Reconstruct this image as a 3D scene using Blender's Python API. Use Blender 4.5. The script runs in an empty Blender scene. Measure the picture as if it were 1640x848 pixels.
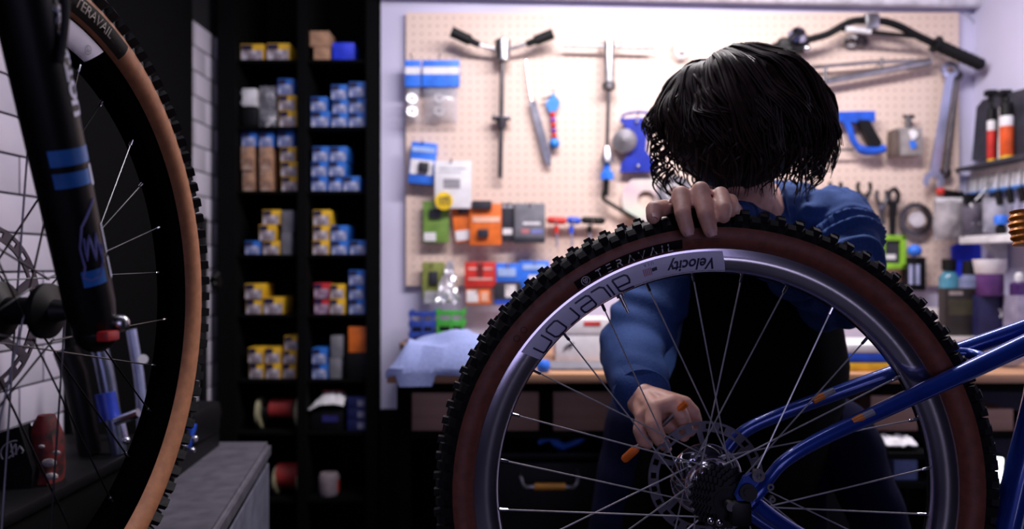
import bpy, bmesh, math, random
from mathutils import Vector as V, Matrix, noise as NZ
random.seed(7)
PI = math.pi
H = 1.16          # camera height
F = 1216.0        # focal length in pixels of a 1640-wide frame
SC = bpy.context.scene
COL = SC.collection

# ------------------------------------------------------------ camera, world, light, exposure
cd = bpy.data.cameras.new('camera')
cam = bpy.data.objects.new('camera', cd); COL.objects.link(cam)
cam.location = (0, 0, H); cam.rotation_euler = (PI/2, 0, 0)
cd.sensor_width = 36; cd.lens = 36*F/1640; cd.clip_start = .02
cd.dof.use_dof = True; cd.dof.focus_distance = .97; cd.dof.aperture_fstop = 2.6
SC.camera = cam
w = bpy.data.worlds.new('world'); SC.world = w; w.use_nodes = True
w.node_tree.nodes['Background'].inputs[0].default_value = (.42, .40, .85, 1)
w.node_tree.nodes['Background'].inputs[1].default_value = .004
def area(name, loc, target, sx, sy, power, col):
    l = bpy.data.lights.new(name, 'AREA'); l.shape = 'RECTANGLE'; l.size = sx; l.size_y = sy
    l.energy = power; l.color = col
    o = bpy.data.objects.new(name, l); COL.objects.link(o); o.location = loc
    o.rotation_euler = (V(target)-V(loc)).to_track_quat('-Z', 'Y').to_euler(); return o
area('bench_strip_light', (.46, 1.66, 2.14), (.46, 1.90, 1.25), 1.1, .14, 30, (1, .93, .96))
area('ceiling_light', (-.25, 1.05, 2.62), (-.45, 1.9, 1.0), 1.2, .4, 6, (.84, .78, 1))
area('front_fill_light', (.25, -2.1, 1.45), (.2, 2.3, 1.2), 1.7, 1.3, 14, (.62, .58, 1))  # unseen fill added behind the camera, mainly for the rim to reflect
area('rim_glint_light', (1.0, -1.9, .42), (.5, 1.0, 1.05), .34, .22, .7, (.78, .74, 1))  # small unseen light added low behind the camera for the rim highlight
SC.view_settings.view_transform = 'Standard'; SC.view_settings.look = 'None'
SC.view_settings.exposure = 0.0; SC.view_settings.gamma = 1

# ------------------------------------------------------------ materials
MATS = {}
def mat(name, col, rough=.5, metal=0, vary=.18, scale=30, bump=0, emit=0, alpha=1, trans=0, coat=0, sheen=0, col2=None, spec=.5):
    if name in MATS: return MATS[name]
    m = bpy.data.materials.new(name); m.use_nodes = True; nt = m.node_tree; N = nt.nodes; L = nt.links
    b = N['Principled BSDF']
    tc = N.new('ShaderNodeTexCoord'); nz = N.new('ShaderNodeTexNoise'); nz.inputs['Scale'].default_value = scale
    nz.inputs['Detail'].default_value = 4
    L.new(tc.outputs['Object'], nz.inputs['Vector'])
    r = N.new('ShaderNodeValToRGB'); L.new(nz.outputs['Fac'], r.inputs['Fac'])
    c2 = col2 or tuple(c*(1-vary*1.6) for c in col)
    r.color_ramp.elements[0].position = .34; r.color_ramp.elements[1].position = .66
    r.color_ramp.elements[0].color = (*c2, 1); r.color_ramp.elements[1].color = (*[min(1, c*(1+vary*.4)) for c in col], 1)
    L.new(r.outputs['Color'], b.inputs['Base Color'])
    b.inputs['Roughness'].default_value = rough; b.inputs['Metallic'].default_value = metal
    b.inputs['Coat Weight'].default_value = coat; b.inputs['Sheen Weight'].default_value = sheen
    if alpha < 1: b.inputs['Alpha'].default_value = alpha
    if trans: b.inputs['Transmission Weight'].default_value = trans
    b.inputs['Specular IOR Level'].default_value = spec
    if emit:
        L.new(r.outputs['Color'], b.inputs['Emission Color']); b.inputs['Emission Strength'].default_value = emit
    if bump:
        bp = N.new('ShaderNodeBump'); bp.inputs['Strength'].default_value = bump; bp.inputs['Distance'].default_value = .003
        L.new(nz.outputs['Fac'], bp.inputs['Height']); L.new(bp.outputs['Normal'], b.inputs['Normal'])
    MATS[name] = m; return m
BLACK = mat('black_plastic', (.0022, .0022, .003), .5, spec=.3)
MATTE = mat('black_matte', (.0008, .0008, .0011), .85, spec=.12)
RUB = mat('black_rubber', (.0042, .0042, .005), .62, bump=.2, scale=120, spec=.3)
STEEL = mat('steel', (.55, .55, .58), .28, 1)
DSTEEL = mat('dark_steel', (.16, .15, .16), .4, 1)
CHROME = mat('polished_metal', (.72, .72, .80), .16, 1, vary=.06)
WHITE = mat('white_plastic', (.78, .77, .80), .5)
PAPER = mat('white_card', (.74, .73, .76), .7, vary=.08)
BLUE = mat('blue_plastic', (.02, .09, .62), .4)
PBLUE = mat('bright_blue_card', (.03, .19, .85), .5)
RED = mat('red_card', (.62, .03, .02), .5)
ORANGE = mat('orange_card', (.80, .17, .02), .5)
YELLOW = mat('yellow_card', (.80, .47, .02), .55)
GREEN = mat('green_card', (.16, .30, .05), .6)
LIME = mat('lime_plastic', (.26, .55, .03), .45)
TAN = mat('cardboard', (.44, .25, .15), .75, scale=60)
GREY = mat('grey_plastic', (.20, .20, .23), .5)
CLEAR = mat('clear_plastic', (.55, .55, .62), .12, alpha=.26, vary=.05)
INK = mat('dark_ink', (.015, .012, .06), .5)
def grainy(name, ca, cb, rough=.6, sc=(1.2, 14, 14)):
    m = bpy.data.materials.new(name); m.use_nodes = True; N = m.node_tree.nodes; L = m.node_tree.links; b = N['Principled BSDF']
    tc = N.new('ShaderNodeTexCoord'); mp = N.new('ShaderNodeMapping'); mp.inputs['Scale'].default_value = sc
    nz = N.new('ShaderNodeTexNoise'); nz.inputs['Scale'].default_value = 3; nz.inputs['Detail'].default_value = 6
    r = N.new('ShaderNodeValToRGB'); r.color_ramp.elements[0].color = (*ca, 1); r.color_ramp.elements[1].color = (*cb, 1)
    r.color_ramp.elements[0].position = .3; r.color_ramp.elements[1].position = .7
    L.new(tc.outputs['Object'], mp.inputs[0]); L.new(mp.outputs[0], nz.inputs['Vector']); L.new(nz.outputs['Fac'], r.inputs[0])
    L.new(r.outputs[0], b.inputs['Base Color']); b.inputs['Roughness'].default_value = rough; return m
WOOD = grainy('bench_wood', (.40, .20, .10), (.54, .30, .17))
BINW = grainy('bin_wood', (.48, .27, .19), (.60, .37, .27))
def pegmat():
    m = bpy.data.materials.new('pegboard'); m.use_nodes = True; N = m.node_tree.nodes; L = m.node_tree.links; b = N['Principled BSDF']
    tc = N.new('ShaderNodeTexCoord'); sp = N.new('ShaderNodeSeparateXYZ'); L.new(tc.outputs['Object'], sp.inputs[0])
    def ma(op, a, bb=None):
        n = N.new('ShaderNodeMath'); n.operation = op
        for i, x in enumerate((a, bb)):
            if x is None: continue
            if isinstance(x, (int, float)): n.inputs[i].default_value = x
            else: L.new(x, n.inputs[i])
        return n.outputs[0]
    d = []
    for ax in ('X', 'Z'):
        fr = ma('FRACT', ma('MULTIPLY', sp.outputs[ax], 1/.0254)); d.append(ma('POWER', ma('SUBTRACT', fr, .5), 2))
    hole = ma('LESS_THAN', ma('ADD', d[0], d[1]),     .016)
    nz = N.new('ShaderNodeTexNoise'); nz.inputs['Scale'].default_value = 5; L.new(tc.outputs['Object'], nz.inputs['Vector'])
    r = N.new('ShaderNodeValToRGB'); r.color_ramp.elements[0].color = (.66, .50, .42, 1); r.color_ramp.elements[1].color = (.76, .60, .51, 1)
    L.new(nz.outputs['Fac'], r.inputs[0])
    mx = N.new('ShaderNodeMix'); mx.data_type = 'RGBA'; L.new(hole, mx.inputs[0]); L.new(r.outputs[0], mx.inputs[6]); mx.inputs[7].default_value = (.40, .28, .23, 1)
    L.new(mx.outputs[2], b.inputs['Base Color']); b.inputs['Roughness'].default_value = .55; return m
PEG = pegmat()
WALL = mat('painted_wall', (.62, .60, .78), .7, vary=.06, scale=3)

# ------------------------------------------------------------ helpers
def P(u, v, Y): return V(((u-820)/F*Y, Y, H-(v-424)/F*Y))      # the point at depth Y seen at this spot
def tag(o, label=None, cat=None, group=None, kind=None):
    for k, x in (('label', label), ('category', cat), ('group', group), ('kind', kind)):
        if x: o[k] = x
    return o
def thing(name, label, cat, loc=(0, 0, 0), group=None):
    o = bpy.data.objects.new(name, None); o.empty_display_size = .05; COL.objects.link(o); o.location = loc
    return tag(o, label, cat, group)
def worldloc(o):
    l = V((0, 0, 0))
    while o: l += o.location; o = o.parent
    return l
def link(name, me, parent=None, loc=None):
    o = bpy.data.objects.new(name, me); COL.objects.link(o)
    if parent: o.parent = parent
    return o
def frame(d):
    d = V(d).normalized(); a = V((0, 0, 1)) if abs(d.z) < .9 else V((1, 0, 0))
    x = d.cross(a).normalized(); return x, d.cross(x).normalized(), d
class B:
    def __init__(s): s.v = []; s.f = []; s.m = []; s.k = 0
    def mi(s, k): s.k = k; return s
    def add(s, vs, fs):
        n = len(s.v); s.v += [V(p) for p in vs]; s.f += [tuple(i+n for i in q) for q in fs]; s.m += [s.k]*len(fs); return s
    def box(s, x0, x1, y0, y1, z0, z1, bev=0, rot=0, tilt=0):
        bm = bmesh.new(); bmesh.ops.create_cube(bm, size=1)
        c = V(((x0+x1)/2, (y0+y1)/2, (z0+z1)/2)); sz = (abs(x1-x0), abs(y1-y0), abs(z1-z0))
        for q in bm.verts: q.co = V((q.co.x*sz[0], q.co.y*sz[1], q.co.z*sz[2]))
        if bev: bmesh.ops.bevel(bm, geom=bm.edges[:], offset=bev, segments=2, affect='EDGES', profile=.6)
        M = Matrix.Translation(c) @ Matrix.Rotation(rot, 4, 'Z') @ Matrix.Rotation(tilt, 4, 'Y')
        bm.verts.index_update()
        s.add([M @ q.co for q in bm.verts], [[q.index for q in fc.verts] for fc in bm.faces]); bm.free(); return s
    def tube(s, path, r, n=8, flat=1, closed=False):
        path = [V(p) for p in path]; k = len(path); rs = r if isinstance(r, (list, tuple)) else [r]*k
        vs = []; fs = []; up = None
        for i, p in enumerate(path):
            if closed: t = path[(i+1) % k]-path[i-1]
            else: t = path[min(i+1, k-1)]-path[max(i-1, 0)]
            t.normalize()
            if up is None: up = frame(t)[0]
            up = (up-t*up.dot(t)).normalized(); w_ = t.cross(up)
            for j in range(n):
                a = 2*PI*j/n; vs.append(p+(up*math.cos(a)+w_*math.sin(a)*flat)*rs[i])
        for i in range(k if closed else k-1):
            for j in range(n):
                a = i*n; b2 = ((i+1) % k)*n; fs.append((a+j, a+(j+1) % n, b2+(j+1) % n, b2+j))
        if not closed: fs += [tuple(range(n-1, -1, -1)), tuple((k-1)*n+j for j in range(n))]
        return s.add(vs, fs)
    def cyl(s, a, b, r, r2=None, n=16): return s.tube([a, b], [r, r if r2 is None else r2], n)
    def lathe(s, prof, o, ax, n=32, e=None, a0=0, a1=2*PI, cap=True, closed=False):
        o = V(o); x, y, d = e if e else frame(ax); full = abs(a1-a0-2*PI) < 1e-6; k = len(prof); vs = []; fs = []
        m = n if full else n+1
        for i in range(m):
            a = a0+(a1-a0)*i/n
            for (r, h) in prof: vs.append(o+(x*math.cos(a)+y*math.sin(a))*r+d*h)
        for i in range(n):
            for j in range(k if closed else k-1):
                A = i*k; C = ((i+1) % m)*k; j2 = (j+1) % k; fs.append((A+j, C+j, C+j2, A+j2))
        if full and cap and not closed:
            if prof[0][0] > 1e-5: fs.append(tuple(i*k for i in range(m-1, -1, -1)))
            if prof[-1][0] > 1e-5: fs.append(tuple(i*k+k-1 for i in range(m)))
        if not full and closed: fs += [tuple(range(k)), tuple((m-1)*k+j for j in range(k-1, -1, -1))]
        return s.add(vs, fs)
    def sph(s, c, r, n=14, sc=(1, 1, 1)):
        c = V(c); m = n//2+1; vs = [c+V((0, 0, -r*sc[2]))]; fs = []
        for i in range(1, m):
            t = -PI/2+PI*i/m
            for j in range(n):
                a = 2*PI*j/n; vs.append(c+V((math.cos(t)*math.cos(a)*sc[0], math.cos(t)*math.sin(a)*sc[1], math.sin(t)*sc[2]))*r)
        vs.append(c+V((0, 0, r*sc[2]))); T = len(vs)-1
        for j in range(n):
            j2 = (j+1) % n; fs.append((0, 1+j2, 1+j)); fs.append((T, 1+(m-2)*n+j, 1+(m-2)*n+j2))
            for i in range(m-2): fs.append((1+i*n+j, 1+i*n+j2, 1+(i+1)*n+j2, 1+(i+1)*n+j))
        return s.add(vs, fs)
    def prism(s, pts, ext):
        k = len(pts); pts = [V(p) for p in pts]; ext = V(ext)
        return s.add(pts+[p+ext for p in pts], [tuple(range(k-1, -1, -1)), tuple(range(k, 2*k))]+[(i, (i+1) % k, k+(i+1) % k, k+i) for i in range(k)])
    def sheet(s, fn, nu, nv, th=(0, .002, 0)):
        th = V(th); vs = [V(fn(i/nu, j/nv)) for i in range(nu+1) for j in range(nv+1)]; n = len(vs); q = nv+1; fs = []
        vs += [p+th for p in vs]
        for i in range(nu):
            for j in range(nv):
                a = i*q+j; fs += [(a, a+1, a+q+1, a+q), (n+a, n+a+q, n+a+q+1, n+a+1)]
        for i in range(nu): fs += [(i*q, (i+1)*q, n+(i+1)*q, n+i*q), (i*q+nv, n+i*q+nv, n+(i+1)*q+nv, (i+1)*q+nv)]
        for j in range(nv): fs += [(j, n+j, n+j+1, j+1), (nu*q+j, nu*q+j+1, n+nu*q+j+1, n+nu*q+j)]
        return s.add(vs, fs)
    def mesh(s, name, mats, off=V((0, 0, 0)), smooth=True):
        me = bpy.data.meshes.new(name); me.from_pydata([tuple(p-off) for p in s.v], [], s.f)
        mats = mats if isinstance(mats, (list, tuple)) else [mats]
        for m in mats: me.materials.append(m)
        if len(mats) > 1: me.polygons.foreach_set('material_index', s.m)
        if smooth:
            me.polygons.foreach_set('use_smooth', [True]*len(me.polygons)); me.set_sharp_from_angle(angle=.65)
        bm = bmesh.new(); bm.from_mesh(me); bmesh.ops.recalc_face_normals(bm, faces=bm.faces[:]); bm.to_mesh(me); bm.free()
        me.update(); return me
    def build(s, name, mats, parent=None, loc=None):
        base = worldloc(parent) if parent else V((0, 0, 0))
        c = V(loc) if loc is not None else (base if parent else sum(s.v, V((0, 0, 0)))/max(1, len(s.v)))
        o = link(name, s.mesh(name, mats, c), parent); o.location = c-base; return o
def one(b, name, mats, label, cat, group=None): return tag(b.build(name, mats), label, cat, group)
def struct(b, name, mats):
    o = b.build(name, mats, loc=(0, 0, 0)); o['kind'] = 'structure'; return o
def text2d(s, size=1, bold=0):
    c = bpy.data.curves.new('t', 'FONT'); c.body = s; c.size = size; c.align_x = 'CENTER'; c.resolution_u = 3; c.offset = bold
    o = bpy.data.objects.new('t', c); COL.objects.link(o); dg = bpy.context.evaluated_depsgraph_get()
    me = bpy.data.meshes.new_from_object(o.evaluated_get(dg)); bpy.data.objects.remove(o)
    vs = [(q.co.x, q.co.y) for q in me.vertices]; fs = [tuple(p.vertices) for p in me.polygons]; bpy.data.meshes.remove(me); return vs, fs
def stroke2d(lines, wd):        # flat quads along polylines, mitred
    vs = []; fs = []
    for ln in lines:
        k = len(ln); base = len(vs)
        for i, p in enumerate(ln):
            p = V((p[0], p[1], 0)); a = V((*ln[max(i-1, 0)], 0)); c = V((*ln[min(i+1, k-1)], 0))
            d1 = (p-a).normalized() if i else (c-p).normalized(); d2 = (c-p).normalized() if i < k-1 else d1
            t = (d1+d2); t = t.normalized() if t.length > 1e-4 else d1
            nrm = V((-t.y, t.x, 0)); sc = 1/max(.55, nrm.dot(V((-d1.y, d1.x, 0))))
            vs += [tuple((p+nrm*wd*sc/2).xy), tuple((p-nrm*wd*sc/2).xy)]
        fs += [(base+2*i, base+2*i+1, base+2*i+3, base+2*i+2) for i in range(k-1)]
    return vs, fs
def remesh(b, name, voxel, smooth, mats, parent=None, disp=None):
    me = b.mesh(name, mats); o = bpy.data.objects.new(name, me); COL.objects.link(o)
    m = o.modifiers.new('r', 'REMESH'); m.mode = 'VOXEL'; m.voxel_size = voxel; m.use_smooth_shade = True
    if smooth: q = o.modifiers.new('s', 'SMOOTH'); q.factor = .5; q.iterations = smooth
    dg = bpy.context.evaluated_depsgraph_get(); new = bpy.data.meshes.new_from_object(o.evaluated_get(dg))
    o.modifiers.clear(); o.data = new; bpy.data.meshes.remove(me); new.name = name
    if not new.materials: new.materials.append(mats)
    if disp:
        nr = [v.normal.copy() for v in new.vertices]
        for v, n_ in zip(new.vertices, nr): v.co = v.co+n_*disp(v.co, n_)
    if parent:
        base = worldloc(parent); new.transform(Matrix.Translation(-base)); o.parent = parent
    return o
def capsule(b, pts, rs, n=16, flat=1):
    pts = [V(p) for p in pts]
    for i in range(len(pts)-1):
        b.tube([pts[i], pts[i+1]], [rs[i], rs[i+1]], n, flat)
    for p, r in zip(pts, rs): b.sph(p, r, n)
    return b
def smoothpath(pts, k=6):
    pts = [V(p) for p in pts]; out = []
    for i in range(len(pts)-1):
        p0 = pts[max(i-1, 0)]; p1 = pts[i]; p2 = pts[i+1]; p3 = pts[min(i+2, len(pts)-1)]
        for j in range(k):
            t = j/k; out.append(.5*((2*p1)+(p2-p0)*t+(2*p0-5*p1+4*p2-p3)*t*t+(3*p1-p0-3*p2+p3)*t**3))
    return out+[pts[-1]]

# ------------------------------------------------------------ the setting
XL, XR, YB, YW = -.97, 1.47, 2.402, 2.42
struct(B().box(-2.2, 2.2, -2.2, 3.0, -.05, 0), 'floor', mat('floor_paint', (.03, .03, .035), .6))
struct(B().box(-2.2, 2.2, -2.2, 3.0, 2.75, 2.8), 'ceiling', mat('ceiling_paint', (.05, .05, .06), .9))
struct(B().box(-.418, XR+.06, YW, YW+.06, 0, 2.75), 'wall_back', WALL)
struct(B().box(-1.03, -.36, 2.76, 2.82, 0, 2.75), 'wall_alcove', MATTE)
struct(B().box(XR, XR+.06, .9, YW, 0, 2.75), 'wall_right', WALL)
wl = struct(B().box(XL-.06, XL, .9, 2.82, 0, 2.75), 'wall_left', mat('dark_grout', (.006, .006, .009), .8))
struct(B().box(-.416, -.287, 2.405, YW-.0005, 0, .70), 'dark_panel_back', MATTE)  # black sheet added so the lower wall strip comes out black
TILE = mat('glazed_tile', (.60, .57, .66), .22, vary=.05, scale=6)
tb = B().box(-.0035, .0035, -.0732, .0732, -.0357, .0357, bev=.002); tm = tb.mesh('tile', TILE)
for r in range(17):
    z = .655+.0755*r
    for c in range(9):
        y = 1.335+c*.1505+(.075 if r % 2 else 0)
        if y > 2.72: continue
        o = link('tile', tm, wl); o.location = (XL+.0035, y, z)
        o.rotation_euler = (random.uniform(-.004, .004), 0, random.uniform(-.006, .006))
# pale pipe along the top of the wall
p0, p1 = P(560, 2, 2.36), P(1660, 8, 2.36)
struct(B().cyl((-.41, 2.385, 2.022), (XR, 2.385, 1.984), .018), 'trim_1', mat('pale_pipe', (.72, .71, .80), .4))

# pegboard
x0, x1 = P(650, 0, YB).x, P(1536, 0, YB).x
pg = thing('pegboard', 'big cream pegboard covered in rows of holes, fixed to the back wall', 'pegboard', ((x0+x1)/2, YB, 1.09))
B().box(x0, x1, YB, YB+.006, P(0, 458, YB).z, 1.958).build('board', PEG, pg)
for xx in (x0+.012, x1-.012): B().box(xx-.012, xx+.012, YB+.006, YW-.0006, P(0, 458, YB).z, 1.958).build('batten', WOOD, pg)
def hook(u, v, L=.04):
    p = P(u, v, YB)
    B().tube([p, p+V((0, -L, 0)), p+V((0, -L-.004, .012))], .0022, 6).build('hook', STEEL, pg)

# ------------------------------------------------------------ black shelving unit with boxes
YS = 2.43; SZ = {}
su = thing('shelving_unit', 'tall black shelving unit of two bays filled with small boxes', 'shelf', (-.7, YS+.14, 0))
def ux(u): return P(u, 0, YS).x
def vz(v): return P(0, v, YS).z
BOTT = [96, 203, 306, 408, 504, 608, 692, 800]
for a, b in ((352, 381), (479, 493), (588, 607)):
    B().box(ux(a), ux(b)-.0005, YS-.02, YS+.3, 0, 2.25).build('upright', MATTE, su)
for q in BOTT:
    z = vz(q); B().box(ux(381), ux(479), YS-.005, YS+.3, z-.009, z).build('shelf_board', MATTE, su)
    B().box(ux(493), ux(588), YS-.005, YS+.3, z-.009, z).build('shelf_board', MATTE, su)
B().box(ux(352), ux(607), YS+.3, YS+.31, 0, 2.25).build('back_panel', MATTE, su)
LBL = {}
def labmat(k):
    base = {'y': (.70, .66, .74), 'b': (.60, .62, .78), 'r': (.66, .58, .70), 't': (.50, .36, .28), 'g': (.5, .48, .52)}[k]
    dark = {'y': (.16, .12, .14), 'b': (.10, .14, .34), 'r': (.18, .08, .16), 't': (.20, .10, .06), 'g': (.2, .2, .22)}[k]
    return mat('label_'+k, base, .6, scale=34, col2=dark)
BM = {'y': YELLOW, 'b': mat('blue_card', (.02, .16, .62), .5), 'r': mat('deep_red_card', (.5, .02, .03), .5), 't': TAN, 'g': GREY, 'o': ORANGE, 'p': mat('ultra_blue_box', (.02, .05, .80), .4)}
CN = {'y': 'yellow and white', 'b': 'blue and white', 'r': 'red and white', 't': 'plain brown', 'g': 'grey', 'o': 'orange', 'p': 'plain vivid blue'}
ROWS = [
 [(383,67,421,94,'y'),(425,67,463,95,'y'),(500,72,527,95,'t'),(494,47,526,72,'t'),(530,66,566,96,'p')],
 [(443,122,470,148,'b'),(444,149,473,174,'y'),(445,175,474,202,'y'),(496,152,523,175,'b'),(496,176,527,202,'b'),(528,131,555,155,'b'),(530,156,556,178,'b'),(529,179,556,202,'b'),(557,127,585,152,'b'),(557,153,585,177,'b'),(557,178,585,202,'b')],
 [(384,207,409,231,'b'),(412,207,436,231,'b'),(384,232,405,271,'t'),(385,272,405,305,'t'),(413,232,434,271,'t'),(414,272,434,305,'t'),(442,204,469,230,'b'),(446,231,472,255,'y'),(447,256,475,280,'y'),(448,281,476,305,'y'),
  (499,231,526,255,'b'),(527,231,555,255,'b'),(497,256,524,280,'b'),(525,256,553,280,'b'),(497,281,523,305,'b'),(524,281,547,305,'b'),(548,281,576,305,'b')],
 [(418,333,447,357,'y'),(413,358,441,384,'y'),(390,385,416,407,'b'),(419,385,447,407,'y'),(449,335,468,371,'g'),(449,372,466,407,'g'),(499,333,527,358,'y'),(499,359,526,383,'y'),(528,359,556,384,'b'),(499,384,526,407,'y'),(529,385,556,407,'b'),(558,384,586,407,'b')],
 [(390,453,420,478,'y'),(391,479,418,503,'y'),(420,476,453,503,'y'),(501,452,526,477,'r'),(527,454,551,477,'y'),(501,478,526,503,'r'),(527,478,551,503,'y'),(557,430,584,454,'b'),(557,455,583,478,'b'),(557,479,584,503,'b')],
 [(395,556,420,581,'y'),(422,556,448,581,'y'),(453,536,478,559,'y'),(451,560,474,582,'y'),(396,582,420,607,'y'),(423,582,448,607,'y'),(450,583,472,607,'y'),(498,557,523,582,'b'),(498,583,524,607,'b'),(528,537,547,572,'g'),(526,573,545,607,'g')],
]
ORD = ['lowest', 'second from bottom', 'third from bottom', 'fourth from bottom', 'fifth from bottom']
SH = ['top', 'second', 'third', 'fourth', 'fifth', 'sixth']
COLN = ['first', 'second', 'third', 'fourth']
for si, row in enumerate(ROWS):
    for bay in ('left', 'right'):
        it = [list(r) for r in row if (r[0] < 486) == (bay == 'left')]
        it.sort(key=lambda r: -r[3]); placed = []; cols = []
        for r in it:
            u0, v0, u1, v1, k = r; h = (v1-v0)/F*YS; zb = vz(BOTT[si]); sup = None
            for q in placed:
                ov = min(u1, q[1])-max(u0, q[0])
                if ov > 6 and q[2] > zb: zb = q[2]; sup = q
            if sup: c = sup[3]
            else: c = [0, (u0+u1)/2]; cols.append(c)
            lev = c[0]; c[0] += 1
            placed.append([u0, u1, zb+h, c, lev, zb, h, k]); 
        cols.sort(key=lambda c: c[1])
        for u0, u1, zt, c, lev, zb, h, k in placed:
            dep = .11 if k in 'yb' else .085
            dy = random.uniform(0, .008); ro = random.uniform(-.03, .03) if k not in 'op' else 0
            xa, xb = ux(u0)+.001, ux(u1)-.001; xm = (xa+xb)/2; yf = YS+.008+dy
            o = B().box(xa, xb, yf, yf+dep, zb+.0004, zt, bev=.0012).build('small_box', BM[k])
            if k == 'o': BM[k]
            ci = cols.index(c); n = c[0]
            pos = 'standing alone' if n == 1 else ORD[lev]
            tag(o, f'{CN[k]} box, {pos}, {COLN[ci]} stack, {bay} bay, {SH[si]} shelf', 'box', 'small boxes on the black shelves')
            if k in 'ybrt' and not (si == 0 and k == 't'):
                lab = B().box(xa+.002, xb-(.004 if k in 'yb' else .001), yf-.0008, yf+.0004, zb+.002, zb+h*(.62 if k != 't' else .5)).build('label', labmat(k), o, loc=o.location)
                lab.location = (0, 0, 0)
                sd = B().box(xa+.002, xm, yf-.0007, yf+.0004, zb+h*.64, zt-.003).build('printed_band', INK if k != 't' else labmat('t'), o, loc=o.location); sd.location = (0, 0, 0)
# orange box and other odd things in the unit
def zshelf(i): return vz(BOTT[i])
one(B().box(ux(557), ux(586), YS+.01, YS+.05, zshelf(5)+.085, zshelf(5)+.167, bev=.001), 'orange_box', ORANGE, 'flat orange packet standing on the black tin, right bay, sixth shelf', 'box')
one(B().box(ux(553), ux(587), YS+.008, YS+.1, zshelf(5)+.0004, zshelf(5)+.0848, bev=.003), 'black_tin', BLACK, 'black tin under the flat orange packet on the sixth shelf', 'tin')
def fittings(u0, u1, zb, h, seed, label, parts):
    rnd = random.Random(seed); t = thing('fittings_bag', label, 'bag', (ux((u0+u1)/2), YS+.04, zb))
    xa, xb = ux(u0), ux(u1)
    def fn(u, v):
        k = math.sin(PI*u)*math.sin(PI*min(1, v*1.1)); return (xa+(xb-xa)*u, YS+.02-.014*k+.004*NZ.noise(V((u*4, v*4, seed))), zb+h*v+.003*NZ.noise(V((u*5, seed, 1))))
    B().sheet(fn, 10, 10, (0, .02, 0)).build('bag', CLEAR, t)
    for i in range(parts):
        c = V((xa+(xb-xa)*rnd.uniform(.25, .75), YS+.022, zb+h*rnd.uniform(.2, .75)))
        B().tube([c+V((-.009, 0, rnd.uniform(-.012, .012))), c, c+V((.01, 0, rnd.uniform(-.012, .012)))], .005, 7).build('metal_fitting', WHITE if i % 2 else STEEL, t)
z2 = zshelf(1)
one(B().box(ux(386), ux(408), YS+.01, YS+.05, z2+.068, z2+.125, bev=.002).box(ux(383), ux(387), YS+.015, YS+.03, z2+.108, z2+.118).box(ux(383), ux(387), YS+.015, YS+.03, z2+.075, z2+.085), 'white_adaptor', WHITE, 'white two-pronged adaptor on top of a bag, second shelf, left bay', 'adaptor')
one(B().box(ux(383), ux(411), YS+.01, YS+.06, z2+.002, z2+.068, bev=.012), 'dark_pouch', BLACK, 'black pouch under the white two-pronged adaptor', 'pouch')
fittings(412, 440, z2, .062, 3, 'clear bag of metal fittings low on the second shelf, left bay', 6)
fittings(413, 439, z2+.064, .07, 5, 'clear bag with a white label lying above another bag, second shelf', 3)
# reel with tan flanges, crumpled bag, dark cartons on the seventh shelf
zr = zshelf(6)
t = thing('tape_reel', 'red-cored reel between two pale round flanges on the seventh shelf', 'reel', (ux(440), YS+.06, zr))
for u in (409, 472): B().cyl((ux(u)-.006, YS+.06, zr+.05), (ux(u)+.006, YS+.06, zr+.0505), .05, n=28).build('flange', mat('pale_flange', (.35, .33, .2), .6), t)
B().cyl((ux(412), YS+.06, zr+.05), (ux(469), YS+.06, zr+.05), .028, n=24).build('spool', BLACK, t)
B().cyl((ux(425), YS+.06, zr+.062), (ux(463), YS+.06, zr+.062), .034, n=24).build('red_tape', mat('tape_red', (.30, .02, .018), .6), t)
t = thing('dark_carton', 'black carton lying under the crumpled white bag, seventh shelf', 'carton', (ux(517), YS+.05, zr))
B().box(ux(495), ux(548), YS+.01, YS+.12, zr+.0004, zr+.066, bev=.002).build('carton', BLACK, t)
B().box(ux(515), ux(540), YS+.008, YS+.011, zr+.03, zr+.05).build('label', mat('navy_card', (.02, .02, .16), .6), t)
t = thing('crumpled_bag', 'crumpled white paper bag with a red band, on a black carton', 'bag', (ux(520), YS+.05, zr+.067))
def fnb(u, v):
    x = ux(494.5+56*u); hgt = .055*min(1, u*2.2+.12)*(1 if u < .85 else 1-(u-.85)*2); k = 6*(u+v)
    return (x, YS-.005+.1*v+.006*NZ.noise(V((u*6, v*6, 2))), zr+.068+hgt*(.25+.75*math.sin(PI*min(1, v*.9+.05)))+.005*NZ.noise(V((u*9, v*9, 7))))
B().sheet(fnb, 16, 12, (0, 0, .002)).build('bag', PAPER, t)
B().box(ux(513), ux(546), YS+.028, YS+.036, zr+.115, zr+.128, bev=.003).build('red_band', mat('dull_red', (.45, .06, .05), .6), t)
for i in range(3):
    t = thing('dark_blue_box', f'dark blue box, {ORD[i]} of three, right end of the seventh shelf', 'box', (ux(570), YS+.05, zr+.036*i), 'dark blue boxes on the seventh shelf')
    B().box(ux(555), ux(585), YS+.01, YS+.1, zr+.036*i+.0005, zr+.036*(i+1), bev=.001).build('carton', mat('night_blue', (.01, .015, .10), .5), t)
    B().box(ux(572), ux(583), YS+.008, YS+.011, zr+.036*i+.008, zr+.036*i+.026).build('label', mat('dim_label', (.2, .2, .3), .6), t)
z8 = zshelf(7)
t = thing('tape_reel', 'red reel with one pale flange, low on the eighth shelf, left bay', 'reel', (ux(450), YS+.06, z8))
for u in (436, 474): B().cyl((ux(u)-.005, YS+.06, z8+.045), (ux(u)+.005, YS+.06, z8+.0455), .045, n=24).build('flange', MATS['pale_flange'], t)
B().cyl((ux(437), YS+.06, z8+.06), (ux(473), YS+.06, z8+.06), .04, n=24).build('red_tape', mat('tape_red', (.30, .02, .018), .6), t)
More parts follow.
